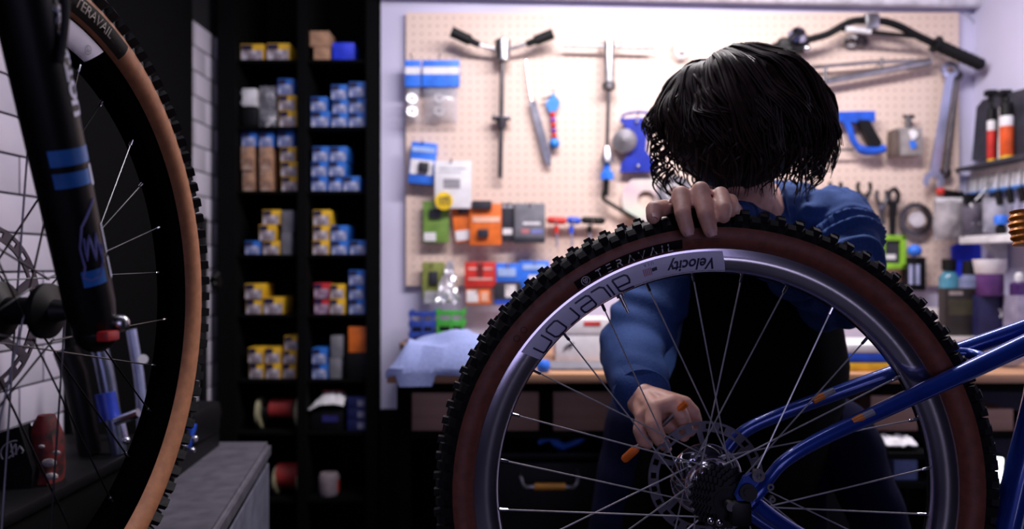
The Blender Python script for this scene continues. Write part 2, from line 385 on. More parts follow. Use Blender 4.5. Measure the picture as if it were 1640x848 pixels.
t = thing('drink_can', 'white and red can standing on the eighth shelf, right bay', 'can', (ux(521), YS+.05, z8+.0005))
B().lathe([(.0, 0), (.03, 0), (.033, .008), (.033, .06), (.027, .07), (.0, .07)], (ux(521), YS+.05, z8+.0005), (0, 0, 1), 24).build('body', mat('can_grey', (.32, .26, .28), .5), t)
B().lathe([(.0335, .01), (.0335, .05)], (ux(521), YS+.05, z8+.0005), (0, 0, 1), 8, a0=-2.0, a1=-1.2).build('red_stripe', RED, t)

# tall black board against the tiled wall, with a post and star knobs
t = thing('black_board', 'tall black board standing against the white tiled wall', 'board', (-.958, 1.93, 0))
B().box(XL+.008, XL+.022, 1.63, 2.255, 0, 2.3, bev=.002).build('panel', MATTE, t)
B().box(XL+.022, XL+.03, 1.63, 2.255, 2.2, 2.24).build('rail', MATTE, t)
t = thing('clamp_post', 'slim black post with two star knobs in front of the tiles', 'stand', (-.93, 2.25, 0))
B().cyl((-.925, 2.272, 0), (-.925, 2.272, 1.3), .013).cyl((-.925, 2.272, 0), (-.925, 2.272, .012), .024, n=24).build('post', BLACK, t)
for v in (450, 660):
    c = P(346, v, 2.25); kb = B().cyl((-.925, 2.272, c.z), c, .005, n=8).build('rod', STEEL, t)
    k = B().cyl(c+V((-.012, 0, 0)), c+V((.012, 0, 0)), .018, n=12)
    for j in range(5):
        a = j*2*PI/5; k.sph(c+V((0, math.cos(a)*.018, math.sin(a)*.018)), .011, 10)
    k.build('star_knob', BLACK, t)

# ------------------------------------------------------------ grey cabinet and block at bottom left
def G(u, v, z): Y = (H-z)*F/(v-424); return V(((u-820)/F*Y, Y, z))
zt = H-.396
t = thing('grey_cabinet', 'low grey cabinet with thick rounded top at the bottom left', 'cabinet', (-.62, 1.35, 0))
A_ = G(435, 707, zt); C_ = G(346, 848, zt); d = (C_-A_).normalized(); lft = V((-1, 0, 0))
q = [A_, A_+d*.62, A_+d*.62+lft*.17, A_+lft*.17]
tp = B()
bm = bmesh.new(); vs = [bm.verts.new(p) for p in q]; f_ = bm.faces.new(vs); e_ = bmesh.ops.extrude_face_region(bm, geom=[f_])
for g in e_['geom']:
    if isinstance(g, bmesh.types.BMVert): g.co.z -= .035
bmesh.ops.bevel(bm, geom=bm.edges[:], offset=.008, segments=3, affect='EDGES'); bm.verts.index_update()
tp.add([v.co.copy() for v in bm.verts], [[v.index for v in fc.verts] for fc in bm.faces]); bm.free()
tp.build('lid', mat('grey_laminate', (.105, .10, .125), .5, bump=.1), t)
ins = [A_+V((-.004, -.006, -.048)), A_+d*.615+V((-.004, 0, -.048)), A_+d*.615+lft*.165+V((0, 0, -.048)), A_+lft*.165+V((0, -.004, -.048))]
B().prism(ins, (0, 0, -(zt-.05-.02))).build('body', mat('grey_paint', (.16, .16, .22), .5), t)
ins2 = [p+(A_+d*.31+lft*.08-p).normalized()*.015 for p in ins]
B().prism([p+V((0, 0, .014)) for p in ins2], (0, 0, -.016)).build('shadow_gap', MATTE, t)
t = thing('black_vise', 'black bench vise with a blue clamp piece on the grey cabinet', 'vise', (-.69, 1.6, zt))
B().prism([V((-.70, 1.66, zt+.0005)), V((-.640, 1.66, zt+.0005)), V((-.612, 1.27, zt+.0005)), V((-.66, 1.27, zt+.0005))], (0, 0, .03)).build('base', BLACK, t)
B().box(-.70, -.635, 1.52, 1.66, zt+.03, zt+.1, bev=.012).build('jaw', BLACK, t)
c = P(300, 702, 1.52); B().box(c.x-.016, c.x+.012, c.y-.012, c.y+.012, zt+.03, c.z+.03, bev=.005, tilt=.2).build('blue_clamp', BLUE, t)
for q in ((312, 703), (308, 722), (296, 715)): B().sph(P(*q, 1.505), .0065, 10).build('bolt', CHROME, t)

# ------------------------------------------------------------ pegboard tools
def px(u0, v0, u1, v1, Y): a = P(u0, v0, Y); c = P(u1, v1, Y); return a.x, c.x, c.z, a.z
def card(name, label, u0, v0, u1, v1, m, Y=2.375, cat='packet', th=.012, tilt=0, group=None, extra=()):
    """a hanging retail packet: backing card with a bulged pouch and printed bands"""
    xa, xb, za, zb = px(u0, v0, u1, v1, Y); cx = (xa+xb)/2; t = thing(name, label, cat, (cx, Y, za), group)
    R = Matrix.Translation(V((cx, Y, zb))) @ Matrix.Rotation(tilt, 4, 'Y') @ Matrix.Translation(-V((cx, Y, zb)))
    def put(b, nm, mm):
        b.v = [R @ p for p in b.v]; return b.build(nm, mm, t)
    put(B().box(xa, xb, Y, Y+th, za, zb, bev=min(.004, th*.3)), 'backing_card', m)
    for nm, fu0, fv0, fu1, fv1, mm, o in extra:
        put(B().box(xa+(xb-xa)*fu0, xa+(xb-xa)*fu1, Y-o, Y+.001, zb-(zb-za)*fv1, zb-(zb-za)*fv0, bev=min(.004, o*.4) if o > .003 else 0), nm, mm)
    hook((u0+u1)/2, v0+6, YB-Y+.004); return t
# clear packs with blue headers
for u0, u1, lab in ((648, 674, 'left, narrower of the two clear bags with a blue and white header card'), (676, 736, 'right, wider of the two clear bags with a blue and white header card')):
    xa, xb, za, zb = px(u0, 96, u1, 139, 2.36); xz = px(u0, 138, u1-3, 196, 2.355)
    t = thing('parts_bag', lab, 'packet', ((xa+xb)/2, 2.36, xz[2]), 'clear bags with blue headers')
    B().box(xa, xb, 2.36, 2.372, za, zb, bev=.003).build('header_card', PBLUE, t)
    B().box(xa+.002, xb-.001, 2.3585, 2.361, zb-.045, zb-.022).build('white_band', PAPER, t)
    def fn(u, v, xz=xz): return (xz[0]+(xz[1]-xz[0])*u, 2.372-.026*math.sin(PI*u)**.5*math.sin(PI*v)**.5, xz[2]+(xz[3]-xz[2])*v)
    B().sheet(fn, 12, 12, (0, .004, 0)).build('clear_pouch', CLEAR, t)
    for k in range(2):
        c = V((xz[0]+(xz[1]-xz[0])*.45, 2.372, xz[2]+(xz[3]-xz[2])*(.32+.36*k)))
        B().lathe([(.009, -.005), (.016, -.005), (.016, .005), (.009, .005)], c, (.3, -1, .2), 20, closed=True).build('metal_ring', DSTEEL if u0 > 660 else STEEL, t)
    hook((u0+u1)/2, 98, .045)
# headset press
t = thing('headset_press', 'long steel press with two raised black-gripped handles on the pegboard', 'tool', P(803, 190, 2.36))
c = P(805, 82, 2.36)
B().cyl(c+V((0, 0, -.03)), c+V((0, 0, .032)), .024, .026, 24).cyl(c+V((0, 0, .032)), c+V((0, 0, .04)), .018, .012).build('hub', STEEL, t)
B().cyl(c, P(801, 285, 2.375), .0075).build('threaded_rod', DSTEEL, t)
for a, b in (((768, 72), (723, 51)), ((843, 71), (886, 54))):
    pa, pb = P(*a, 2.35), P(*b, 2.34); B().cyl(c, pa, .006).build('handle_rod', STEEL, t)
    B().tube([pa, pa.lerp(pb, .3), pa.lerp(pb, .34), pb], [.010, .011, .016, .0165], 14).build('grip', RUB, t)
c2 = P(803, 196, 2.37)
B().cyl(c2+V((0, 0, -.022)), c2+V((0, 0, .014)), .014, .02).box(c2.x-.03, c2.x+.03, c2.y-.008, c2.y+.01, c2.z+.006, c2.z+.02, bev=.003).build('sliding_plate', DSTEEL, t)
hook(792, 88); hook(816, 88)
# T handled reamer
t = thing('frame_reamer', 'steel T-bar tool with a blue collar hanging on the pegboard', 'tool', P(973, 190, 2.36))
B().cyl(P(901, 72, 2.36), P(1047, 76, 2.36), .0055).build('cross_bar', STEEL, t)
B().cyl(P(975, 66, 2.36), P(975, 132, 2.36), .0165, n=20).build('sleeve', STEEL, t)
B().lathe([(.014, 0), (.021, .004), (.021, .02), (.015, .026)], P(975, 145, 2.36), (0, 0, 1), 20).build('collar', DSTEEL, t)
B().cyl(P(975, 140, 2.36), P(972, 240, 2.365), .006).build('shaft', DSTEEL, t)
B().lathe([(.022, 0), (.02, .02), (.01, .05), (.0, .05)], P(972, 261, 2.365), (0, 0, 1), 20).build('cone', STEEL, t)
B().lathe([(.0, -.002), (.022, 0), (.022, .02), (.011, .028), (.010, .075)], P(972, 288, 2.365), (0, 0, 1), 6).build('blue_nut', PBLUE, t)
B().cyl(P(971, 288, 2.365), P(970, 314, 2.365), .009).build('tip', BLACK, t)
hook(960, 80, .045); hook(990, 80, .045)
# bent black bar and pale disc
one(B().tube(smoothpath([P(968, 305, 2.37), P(966, 316, 2.37), P(975, 325, 2.37), P(1030, 357, 2.37), P(1060, 374, 2.37)]), .006), 'bent_bar', BLACK, 'bent black bar running under the pale disc on the pegboard', 'bar')
one(B().lathe([(.028, -.003), (.078, -.003), (.078, .003), (.028, .003)], P(1035, 320, 2.385), (0, -1, .15), 40, closed=True), 'pale_disc', mat('iridescent_disc', (.50, .56, .46), .3, vary=.2, scale=9, col2=(.55, .36, .42)), 'large pale shiny disc hanging behind the bent black bar', 'disc')
t = thing('tape_roll', 'grey and black ring of tape beside the hair at the pegboard', 'tape', P(1080, 305, 2.36))
B().lathe([(.022, -.012), (.052, -.012), (.052, .012), (.022, .012)], P(1080, 308, 2.37), (-.3, -1, .1), 36, closed=True).build('roll', mat('smoky_tape', (.22, .21, .25), .35, scale=40, col2=(.03, .03, .04)), t)
B().lathe([(.020, -.013), (.024, -.013), (.024, .013), (.020, .013)], P(1080, 308, 2.37), (-.3, -1, .1), 30, closed=True).build('core', PAPER, t); hook(1080, 298, .03)
# file with tang, beaded key ring
t = thing('flat_file', 'grey flat file with a thin bright tang, hanging slanted', 'file', P(862, 180, 2.38))
a, b, c = P(842, 96, 2.385), P(851, 163, 2.385), P(880, 266, 2.385)
B().tube([a, b], [.0028, .004], 8).build('tang', CHROME, t)
dd = (c-b).normalized(); s_ = V((dd.z, 0, -dd.x))
B().prism([b+s_*.008, b-s_*.014, c-dd*.03-s_*.014, c-s_*.004, c+s_*.006, c-dd*.03+s_*.012], (0, -.006, 0)).build('blade', mat('file_steel', (.28, .28, .33), .35, .9), t); hook(856, 170, .03)
t = thing('beaded_lanyard', 'blue and red beaded lanyard with a round blue bead, beside the file', 'lanyard', P(886, 190, 2.385))
B().prism([P(874, 166, 2.38), P(886, 148, 2.38), P(898, 164, 2.38), P(890, 178, 2.38), P(880, 180, 2.38)], (0, .008, 0)).build('blue_bow', mat('sky_blue', (.03, .25, .75), .4), t)
for i in range(5):
    v = 184+i*8.5; B().sph(P(885+i*.6, v, 2.38), .010, 12).build('bead', (RED if i % 2 == 0 else mat('violet_bead', (.25, .05, .35), .3)), t)
B().sph(P(888, 230, 2.38), .017, 16).build('round_bead', MATS['sky_blue'], t)
B().tube([P(868, 160, 2.38), P(884, 154, 2.38)], .003, 6).build('wire', STEEL, t); hook(886, 152, .02)
# blue bracket with round jaw
t = thing('blue_bracket', 'dark blue hourglass bracket with a grey round wheel on the pegboard', 'tool', P(1020, 230, 2.37))
bl = mat('royal_blue', (.012, .03, .36), .35)
B().prism([P(*q, 2.37) for q in ((996, 190), (1046, 188), (1050, 196), (1036, 215), (1034, 240), (1050, 262), (1048, 275), (993, 276), (995, 262), (1012, 240), (1014, 214), (998, 200))], (0, .012, 0)).build('plate', bl, t)
B().tube(smoothpath([P(994, 196, 2.372), P(1000, 184, 2.372), P(1022, 180, 2.372), P(1044, 183, 2.372), P(1050, 194, 2.372)]), .004).build('loop', bl, t)
B().lathe([(.0, -.01), (.02, -.012), (.036, -.008), (.04, 0), (.036, .008), (.0, .012)], P(1000, 226, 2.365), (-.4, -1, 0), 28).build('wheel', mat('brushed_grey', (.36, .34, .37), .35, .8), t)
for q in ((1020, 195), (1022, 266)): B().sph(P(*q, 2.366), .006, 8).build('rivet', STEEL, t)
hook(1020, 186, .03)
# small white hook thing
one(B().tube(smoothpath([P(1088, 62, 2.385), P(1082, 72, 2.375), P(1086, 90, 2.38), P(1098, 90, 2.38), P(1100, 78, 2.38)]), .006).box(P(1086, 0, 2.39).x, P(1100, 0, 2.39).x, 2.386, 2.401, P(0, 84, 2.39).z, P(0, 58, 2.39).z, bev=.003), 'wall_hook', WHITE, 'small white plastic hook left of the black hair', 'hook')
# handlebar
t = thing('handlebar', 'black riser handlebar with cross brace and grip hung over the pegboard', 'handlebar', P(1400, 50, 2.33))
hb = smoothpath([P(1180, 108, 2.33), P(1235, 82, 2.33), P(1290, 65, 2.33), P(1325, 55, 2.33), P(1352, 40, 2.33), P(1372, 33, 2.33), P(1412, 34, 2.33), P(1440, 42, 2.33), P(1475, 60, 2.33), P(1575, 106, 2.33)])
B().tube(hb, .0115, 12).build('bar', BLACK, t)
B().cyl(P(1348, 47, 2.33), P(1468, 59, 2.33), .0065).build('cross_brace', BLACK, t)
B().cyl(P(1354, 46.5, 2.327), P(1394, 51, 2.327), .0085).build('brace_sleeve', WHITE, t)
a, b = P(1500, 71.5, 2.33), P(1572, 104.5, 2.33)
g_ = []; gr = []
for i in range(17): g_.append(a.lerp(b, i/16)); gr.append(.0195 if i % 2 else .0175)
B().tube(g_, gr, 14).lathe([(.012, -.008), (.026, -.008), (.026, .004), (.012, .004)], a, b-a, 18).build('grip', RUB, t)
B().cyl(P(1238, 80, 2.33), P(1292, 64, 2.33), .019).sph(P(1262, 82, 2.33), .026, 12).box(*px(1248, 60, 1294, 84, 2.32)[:2], 2.31, 2.35, *px(1248, 60, 1294, 84, 2.32)[2:], bev=.008).build('lever_clamp', BLACK, t)
B().lathe([(.0, .02), (.02, .016), (.03, 0), (.0, 0)], P(1277, 57, 2.31), (0, -1, .6), 24).sph(P(1292, 78, 2.31), .011, 10).sph(P(1252, 86, 2.31), .01, 10).build('bell', CHROME, t)
B().box(*px(1383, 24, 1404, 48, 2.33)[:2], 2.31, YB, *px(1383, 24, 1404, 48, 2.33)[2:], bev=.004).build('stem_clamp', STEEL, t)
# silver arms
t = thing('silver_frame_tool', 'silver slanting alignment bar with a cross pin under the handlebar', 'tool', P(1390, 120, 2.36))
B().tube(smoothpath([P(1215, 108, 2.365), P(1255, 118, 2.365), P(1292, 134, 2.365), P(1335, 128, 2.365), P(1490, 100, 2.365)]), .0115, 10).build('bar', STEEL, t)
B().tube([P(1300, 108, 2.37), P(1395, 100, 2.37), P(1490, 97, 2.37)], .006, 8).build('upper_arm', STEEL, t)
B().cyl(P(1322, 108, 2.35), P(1320, 156, 2.35), .0055).build('cross_pin', DSTEEL, t)
B().cyl(P(1413, 92, 2.36), P(1413, 112, 2.36), .004).build('cross_pin', DSTEEL, t)
hook(1400, 108, .04); hook(1480, 98, .04)
# small dark clip below the handlebar
t = thing('hanging_clamp', 'small dark two-ring clamp hanging under the handlebar', 'clamp', P(1372, 66, 2.38))
for du in (-9, 9): B().lathe([(.010, -.006), (.019, -.006), (.019, .006), (.010, .006)], P(1372+du, 66, 2.385), (du*.03, -1, 0), 18, closed=True).build('ring', DSTEEL, t)
hook(1372, 60, .02)
# hacksaw
t = thing('hacksaw', 'blue framed hacksaw with a black handle hanging right of the hair', 'saw', P(1330, 212, 2.37))
SB = mat('saw_blue', (.012, .10, .62), .4)
B().prism([P(*q, 2.36) for q in ((1180, 184), (1378, 178), (1402, 178), (1402, 194), (1385, 197), (1352, 194), (1180, 196))], (0, .016, 0)).build('top_frame', SB, t)
B().tube(smoothpath([P(1352, 190, 2.365), P(1360, 205, 2.365), P(1368, 228, 2.365), P(1382, 241, 2.365), P(1400, 242, 2.365), P(1416, 238, 2.365)]), [.011]*6+[.010]*10+[.014]*15, 10).build('guard', SB, t)
B().prism([P(*q, 2.355) for q in ((1374, 192), (1392, 192), (1413, 228), (1408, 238), (1396, 234))], (0, .026, 0)).build('handle_grip', BLACK, t)
B().box(*px(1180, 238, 1368, 242, 2.365)[:2], 2.365, 2.367, *px(1180, 238, 1368, 242, 2.365)[2:]).build('blade', DSTEEL, t)
B().box(*px(1180, 184, 1192, 242, 2.365)[:2], 2.362, 2.372, *px(1180, 184, 1192, 242, 2.365)[2:]).build('front_post', SB, t)
hook(1330, 196, .045)
# grey holder
t = thing('chain_gauge', 'small grey metal puller with round blue sticker, under the handlebar grip', 'tool', P(1455, 215, 2.37))
B().box(*px(1437, 204, 1478, 249, 2.36)[:2], 2.36, YB, *px(1437, 204, 1478, 249, 2.36)[2:], bev=.004).build('body', mat('putty_grey', (.32, .29, .28), .5), t)
B().box(*px(1429, 208, 1440, 250, 2.355)[:2], 2.352, 2.39, *px(1429, 208, 1440, 250, 2.355)[2:], bev=.003).build('side_plate', mat('umber_grey', (.14, .10, .08), .5), t)
B().cyl(P(1455, 204, 2.375), P(1455, 186, 2.375), .009).cyl(P(1447, 187, 2.375), P(1464, 187, 2.375), .006).build('screw', DSTEEL, t)
B().cyl(P(1461, 216, 2.361), P(1461, 216, 2.357), .015, n=20).build('white_dial', PAPER, t)
B().cyl(P(1461, 232, 2.361), P(1461, 232, 2.357), .013, n=20).build('blue_sticker', PBLUE, t)
# big wrench
t = thing('combination_wrench', 'long silver combination wrench hanging at the right end of the pegboard', 'wrench', P(1505, 200, 2.36))
WR = mat('bright_wrench', (.50, .54, .74), .3, .9, vary=.05); a, b = P(1520, 118, 2.37), P(1494, 282, 2.37); dd = (b-a).normalized(); s_ = V((-dd.z, 0, dd.x))
B().prism([a+s_*.012, a-s_*.012, b-s_*.014, b+s_*.014], (0, -.009, 0)).build('shank', WR, t)
B().lathe([(.014, -.007), (.026, -.007), (.026, .007), (.014, .007)], a-dd*.012, (0, -1, 0), 24, closed=True).build('ring_end', WR, t)
jw = []
for i in range(17):
    an = -.75*PI+1.5*PI*i/16; jw.append(b+dd*.016+(-dd*math.cos(an)+s_*math.sin(an))*.031)
jw += [b+dd*.034-s_*.0+s_*.016, b+dd*.010+s_*.013, b+dd*.004, b+dd*.010-s_*.013, b+dd*.034-s_*.016]
B().prism(jw, (0, -.012, 0)).build('open_jaw', WR, t); hook(1522, 112, .04)
B2 = thing('combination_wrench', 'darker slim wrench hanging just right of the long silver wrench', 'wrench', P(1524, 200, 2.37))
a, b = P(1532, 122, 2.385), P(1514, 278, 2.385); B().cyl(a, b, .0075).lathe([(.008, -.005), (.018, -.005), (.018, .005), (.008, .005)], a, (0, -1, 0), 18, closed=True).lathe([(.008, -.005), (.017, -.005), (.017, .005), (.008, .005)], b, (0, -1, 0), 18, closed=True).build('wrench_body', DSTEEL, B2); hook(1532, 120, .02)

# packets, upper rows
MK = mat('photo_dark', (.03, .03, .04), .4)
card('blue_packet', 'tilted blue and white packet with a black part, left edge of pegboard', 659, 228, 700, 295, PBLUE, 2.365, th=.03, tilt=.1, extra=[('white_panel', .05, .42, .95, .78, PAPER, .002), ('white_stripe', .05, .12, .95, .24, mat('pale_blue', (.35, .5, .85), .5), .002), ('black_part', .38, .48, .78, .72, MK, .012)])
t = card('white_card', 'white hanging card with a round yellow badge over its lower corner', 696, 258, 755, 334, PAPER, 2.345, extra=[('printed_picture', .24, .38, .70, .58, mat('photo_grey', (.28, .27, .30), .6), .001), ('text_line', .12, .14, .88, .17, mat('faint_text', (.5, .5, .55), .6), .001), ('text_line', .12, .22, .70, .245, MATS['faint_text'], .001)])
B().cyl(P(711, 322, 2.343), P(711, 322, 2.3395), .0275, n=32).build('yellow_badge', mat('badge_yellow', (.85, .58, .01), .5), t)
bb = B()
for q in ([(701, 321), (706, 317), (720, 317)], [(706, 318), (706, 328)], [(712, 318), (712, 327)], [(718, 318), (719, 327)]): bb.tube([P(*z, 2.339) for z in q], .0022, 5)
bb.build('badge_emblem', INK, t)
card('green_packet', 'green packet hanging below the blue packet, upper row', 677, 322, 719, 389, GREEN, 2.37, extra=[('white_panel', .05, .76, .5, .96, PAPER, .002), ('dark_part', .25, .2, .7, .42, MK, .008)])
card('orange_packet', 'slanted orange packet half hidden behind another orange packet', 722, 326, 756, 388, ORANGE, 2.368, tilt=-.12, th=.008, extra=[('white_panel', .05, .7, .8, .95, PAPER, .002), ('dark_part', .3, .06, .8, .26, MK, .006)])
card('orange_packet', 'front orange packet with black fittings along its top edge', 752, 326, 803, 393, ORANGE, 2.352, extra=[('white_stripe', .1, .32, .95, .45, mat('pale_orange', (.85, .5, .35), .5), .002), ('black_part', .25, .62, .6, .82, MK, .012), ('black_fitting', .08, -.06, .7, .14, MK, .014)])
card('black_packet', 'narrow black packet with a white fold mark, beside the grey packet', 802, 326, 824, 387, MK, 2.37, extra=[('white_mark', .15, .66, .85, .82, PAPER, .002), ('header_mark', .1, .05, .9, .12, mat('pale_grey', (.4, .4, .45), .5), .002)])
card('grey_packet', 'large grey packet with pale logos, on a black backing', 824, 326, 873, 386, mat('slate_card', (.17, .17, .20), .5), 2.355, extra=[('logo_strip', .28, .5, .85, .57, PAPER, .001), ('red_logo', .22, .68, .48, .80, mat('dull_rose', (.5, .18, .2), .5), .001), ('blue_logo', .55, .70, .92, .80, mat('slate_blue', (.2, .22, .55), .5), .001), ('black_foot', -.02, .9, 1.0, 1.06, MK, .006)])
# T handles
for (u0, u1, us, m, cn) in ((876, 908, 891, RED, 'red'), (908, 931, 915, BLUE, 'blue'), (931, 970, 944, BLACK, 'black')):
    t = thing('hex_driver', f'{cn} handled T-shaped hex driver in the row on the pegboard', 'driver', P((u0+u1)/2, 360, 2.37), 'row of T-handled drivers')
    B().tube([P(u0, 353, 2.37), P(u0+4, 353, 2.37), P(u1-5, 354, 2.37), P(u1-1, 354, 2.37)], [.007, .0115, .0115, .007], 12).build('handle', m, t)
    B().cyl(P(us, 354, 2.37), P(us+1, 396, 2.37), .0035, n=6).build('shaft', CHROME, t)
    B().cyl(P(us, 362, 2.37), P(us, 374, 2.37), .0075, n=10).build('ferrule', m, t); hook((u0+u1)/2-3, 361, .04)
# lower packets row
card('green_packet', 'green packet hanging in the lower row beside the crinkled foil', 676, 420, 712, 480, mat('moss_card', (.24, .28, .06), .6), 2.37, extra=[('dark_part', .3, .25, .7, .6, MK, .008), ('clear_bottom', .1, .78, .9, 1.1, mat('cloudy', (.5, .5, .52), .4), .002)])
def foil(u, v):
    wq = .25+.75*v; c = P(725-(1-v)*4-8*v, 418+66*v, 2.35); return (c.x+(u-.5)*.075*wq+.006*NZ.noise(V((u*6, v*6, 3))), c.y+.02*NZ.noise(V((u*5, v*5, 9)))-.01, c.z+.008*NZ.noise(V((u*7, v*5, 1))))
one(B().sheet(foil, 14, 18, (0, .008, 0)), 'foil_pouch', mat('crinkled_foil', (.92, .92, .96), .30, .6, vary=.03), 'crinkled bright silver foil pouch hanging left of the red packets', 'pouch'); hook(724, 424, .045)
card('red_packet', 'upper red packet with two white printed lines, lower row', 744, 420, 794, 461, RED, 2.36, extra=[('white_line', .12, .22, .9, .3, mat('pink_print', (.8, .45, .4), .5), .001), ('white_line', .12, .62, .9, .7, MATS['pink_print'], .001), ('dark_slot', .4, .05, .6, .6, mat('dark_red', (.2, .01, .01), .5), .002)])
card('orange_packet', 'small orange and white packet below the red packet', 746, 463, 786, 488, ORANGE, 2.365, extra=[('white_panel', .04, .1, .5, .85, PAPER, .002), ('orange_tab', .62, .2, .9, .8, MATS['pale_orange'], .002)])
card('blue_packet', 'blue packet with pale panel right of the red packets', 794, 422, 834, 452, PBLUE, 2.362, extra=[('pale_panel', .08, .25, .8, .7, MATS['pale_blue'], .002)])
card('blue_packet', 'bright blue packet touching the tyre edge, right end of the lower row', 832, 418, 880, 464, PBLUE, 2.368, extra=[('pale_band', .1, .12, .9, .3, MATS['pale_blue'], .002), ('white_mark', .3, .5, .6, .66, PAPER, .002)])
card('black_packet', 'black and white packet hanging under the blue packets', 791, 455, 836, 488, MK, 2.352, extra=[('white_panel', .4, .05, .78, .65, PAPER, .002), ('blue_foot', .05, .78, .95, 1.0, BLUE, .002)])

# pliers row behind the shoulder
for i, (u, v0, v1, s) in enumerate(((1252, 292, 330, 1), (1293, 290, 335, 1), (1338, 292, 335, 1), (1384, 292, 345, 1.1), (1412, 305, 360, .9))):
    t = thing('pliers', ['black pliers just right of the neck, first of the hanging row', 'black pliers, second of the row above the blue shoulder', 'black pliers, third of the row above the blue shoulder', 'black pliers, fourth of the row, beside the sleeve', 'slim dark pliers, last of the row, below the grey puller'][i], 'pliers', P(u, v0, 2.37), 'row of hanging pliers')
    for sg in (-1, 1):
        B().tube(smoothpath([P(u+sg*8*s, v0, 2.37), P(u+sg*9*s, v0+12, 2.37), P(u+sg*3, v0+26, 2.37), P(u-sg*3, v1, 2.37)]), [.006]*10+[.0075]*9, 8).build('handle', BLACK if i < 4 else DSTEEL, t)
    B().cyl(P(u, v0+27, 2.36), P(u, v0+27, 2.38), .007, n=12).build('pivot', STEEL, t); hook(u, v0+20, .035)
t = thing('chain_whip', 'long black hooked tool with a looped top on the pegboard right', 'tool', P(1431, 340, 2.37))
B().tube(smoothpath([P(1425, 330, 2.375), P(1424, 312, 2.375), P(1431, 303, 2.375), P(1439, 311, 2.375), P(1437, 326, 2.375)]), .0065, 8).build('loop', BLACK, t)
B().prism([P(*q, 2.37) for q in ((1426, 322), (1438, 322), (1435, 350), (1434, 382), (1427, 382), (1426, 350))], (0, .01, 0)).build('arm', BLACK, t); hook(1431, 306, .02)
t = thing('chainring', 'round dark chainring with a pale centre hanging at pegboard right', 'chainring', P(1466, 350, 2.38))
rg = []
for i in range(48): rg.append((math.cos(2*PI*i/48), math.sin(2*PI*i/48), .056 if i % 2 else .050))
c = P(1466, 352, 2.385); bb = B(); n = 48
vs = [c+V((a*r, 0, b*r)) for a, b, r in rg]+[c+V((a*.036, 0, b*.036)) for a, b, r in rg]; vs += [p+V((0, -.005, 0)) for p in vs]
fs = []
for i in range(n):
    j = (i+1) % n; fs += [(i, j, n+j, n+i), (2*n+i, 3*n+i, 3*n+j, 2*n+j), (i, 2*n+i, 2*n+j, j), (n+i, n+j, 3*n+j, 3*n+i)]
bb.add(vs, fs).build('ring', DSTEEL, t)
B().cyl(c, c+V((0, -.012, 0)), .024, n=24).build('centre_cap', mat('pearl', (.62, .58, .62), .35), t); hook(1466, 340, .02)
t = thing('lime_holder', 'lime green square frame tool holding a black insert, beside the sleeve', 'tool', P(1432, 405, 2.36))
xa, xb, za, zb = px(1410, 377, 1452, 431, 2.36)
for q in ((xa, xb, zb-.017, zb), (xa, xb, za, za+.017), (xb-.017, xb, za, zb), (xa, xa+.017, za, zb)): B().box(q[0], q[1], 2.36, 2.385, q[2], q[3], bev=.004).build('frame_bar', LIME, t)
B().box(xa+.017, xb-.017, 2.37, 2.39, za+.017, zb-.017).build('insert', MK, t)
B().box(xa+.02, xb-.03, 2.367, 2.371, za+.03, za+.045).build('pale_mark', PAPER, t); hook(1432, 382, .03)
t = thing('blue_topped_tool', 'black twin-tube holder with a round blue knob at the pegboard right', 'tool', P(1464, 430, 2.36))
B().sph(P(1465, 402, 2.36), .021, 14, (1, 1, .9)).build('blue_knob', PBLUE, t)
B().box(*px(1449, 412, 1482, 466, 2.365)[:2], 2.36, 2.39, *px(1449, 412, 1482, 466, 2.365)[2:], bev=.004).build('holder', BLACK, t)
for u in (1459, 1470): B().cyl(P(u, 424, 2.358), P(u, 456, 2.358), .0065).build('tube', mat('pale_tube', (.35, .38, .6), .3), t)
hook(1465, 414, .03)

# ------------------------------------------------------------ right wall: racks, bottles
def RZ(v, Y): return H-(v-424)/F*Y
def RP(u, v, X): Y = X*F/(u-820); return V((X, Y, H-(v-424)/F*Y))
t = thing('tool_rail', 'white wall rail along the right wall with hanging black tools below', 'rail', (1.45, 2.26, 1.44))
B().box(1.445, XR, 2.0, 2.40, 1.386, 1.452, bev=.003).build('rail', WHITE, t)
B().box(1.43, XR, 2.0, 2.40, 1.377, 1.386, bev=.002).build('blue_ledge', mat('rail_blue', (.05, .2, .6), .5), t)
for i in range(7):
    y = 2.37-.05*i; t = thing('hanging_key', f'black handled hex key hanging on the white rail, number {["one","two","three","four","five","six","seven"][i]} from the corner', 'key', (1.42, y, 1.40), 'keys on the white rail')
    B().cyl((1.42, y, 1.376), (1.425, y-.004, 1.335), .0095, n=10).build('handle', BLACK if i != 2 else STEEL, t)
    B().tube([(1.42, y, 1.37), (1.425, y, 1.425), (1.444, y, 1.43)], .0022, 6).build('hook', DSTEEL, t)
one(B().box(1.38, 1.43, 2.31, 2.38, 1.345, 1.376, bev=.006), 'black_block', BLACK, 'black square block hanging under the left end of the white rail', 'tool')
t = thing('red_pliers', 'dark pliers with a red tip at the corner under the long wrench', 'pliers', P(1515, 308, 2.36))
B().cyl(P(1510, 307, 2.36), P(1542, 312, 2.36), .008).cyl(P(1512, 314, 2.36), P(1542, 310, 2.36), .007).build('handle', BLACK, t); B().sph(P(1506, 307, 2.36), .013, 12).build('red_tip', RED, t); hook(1520, 308, .04)
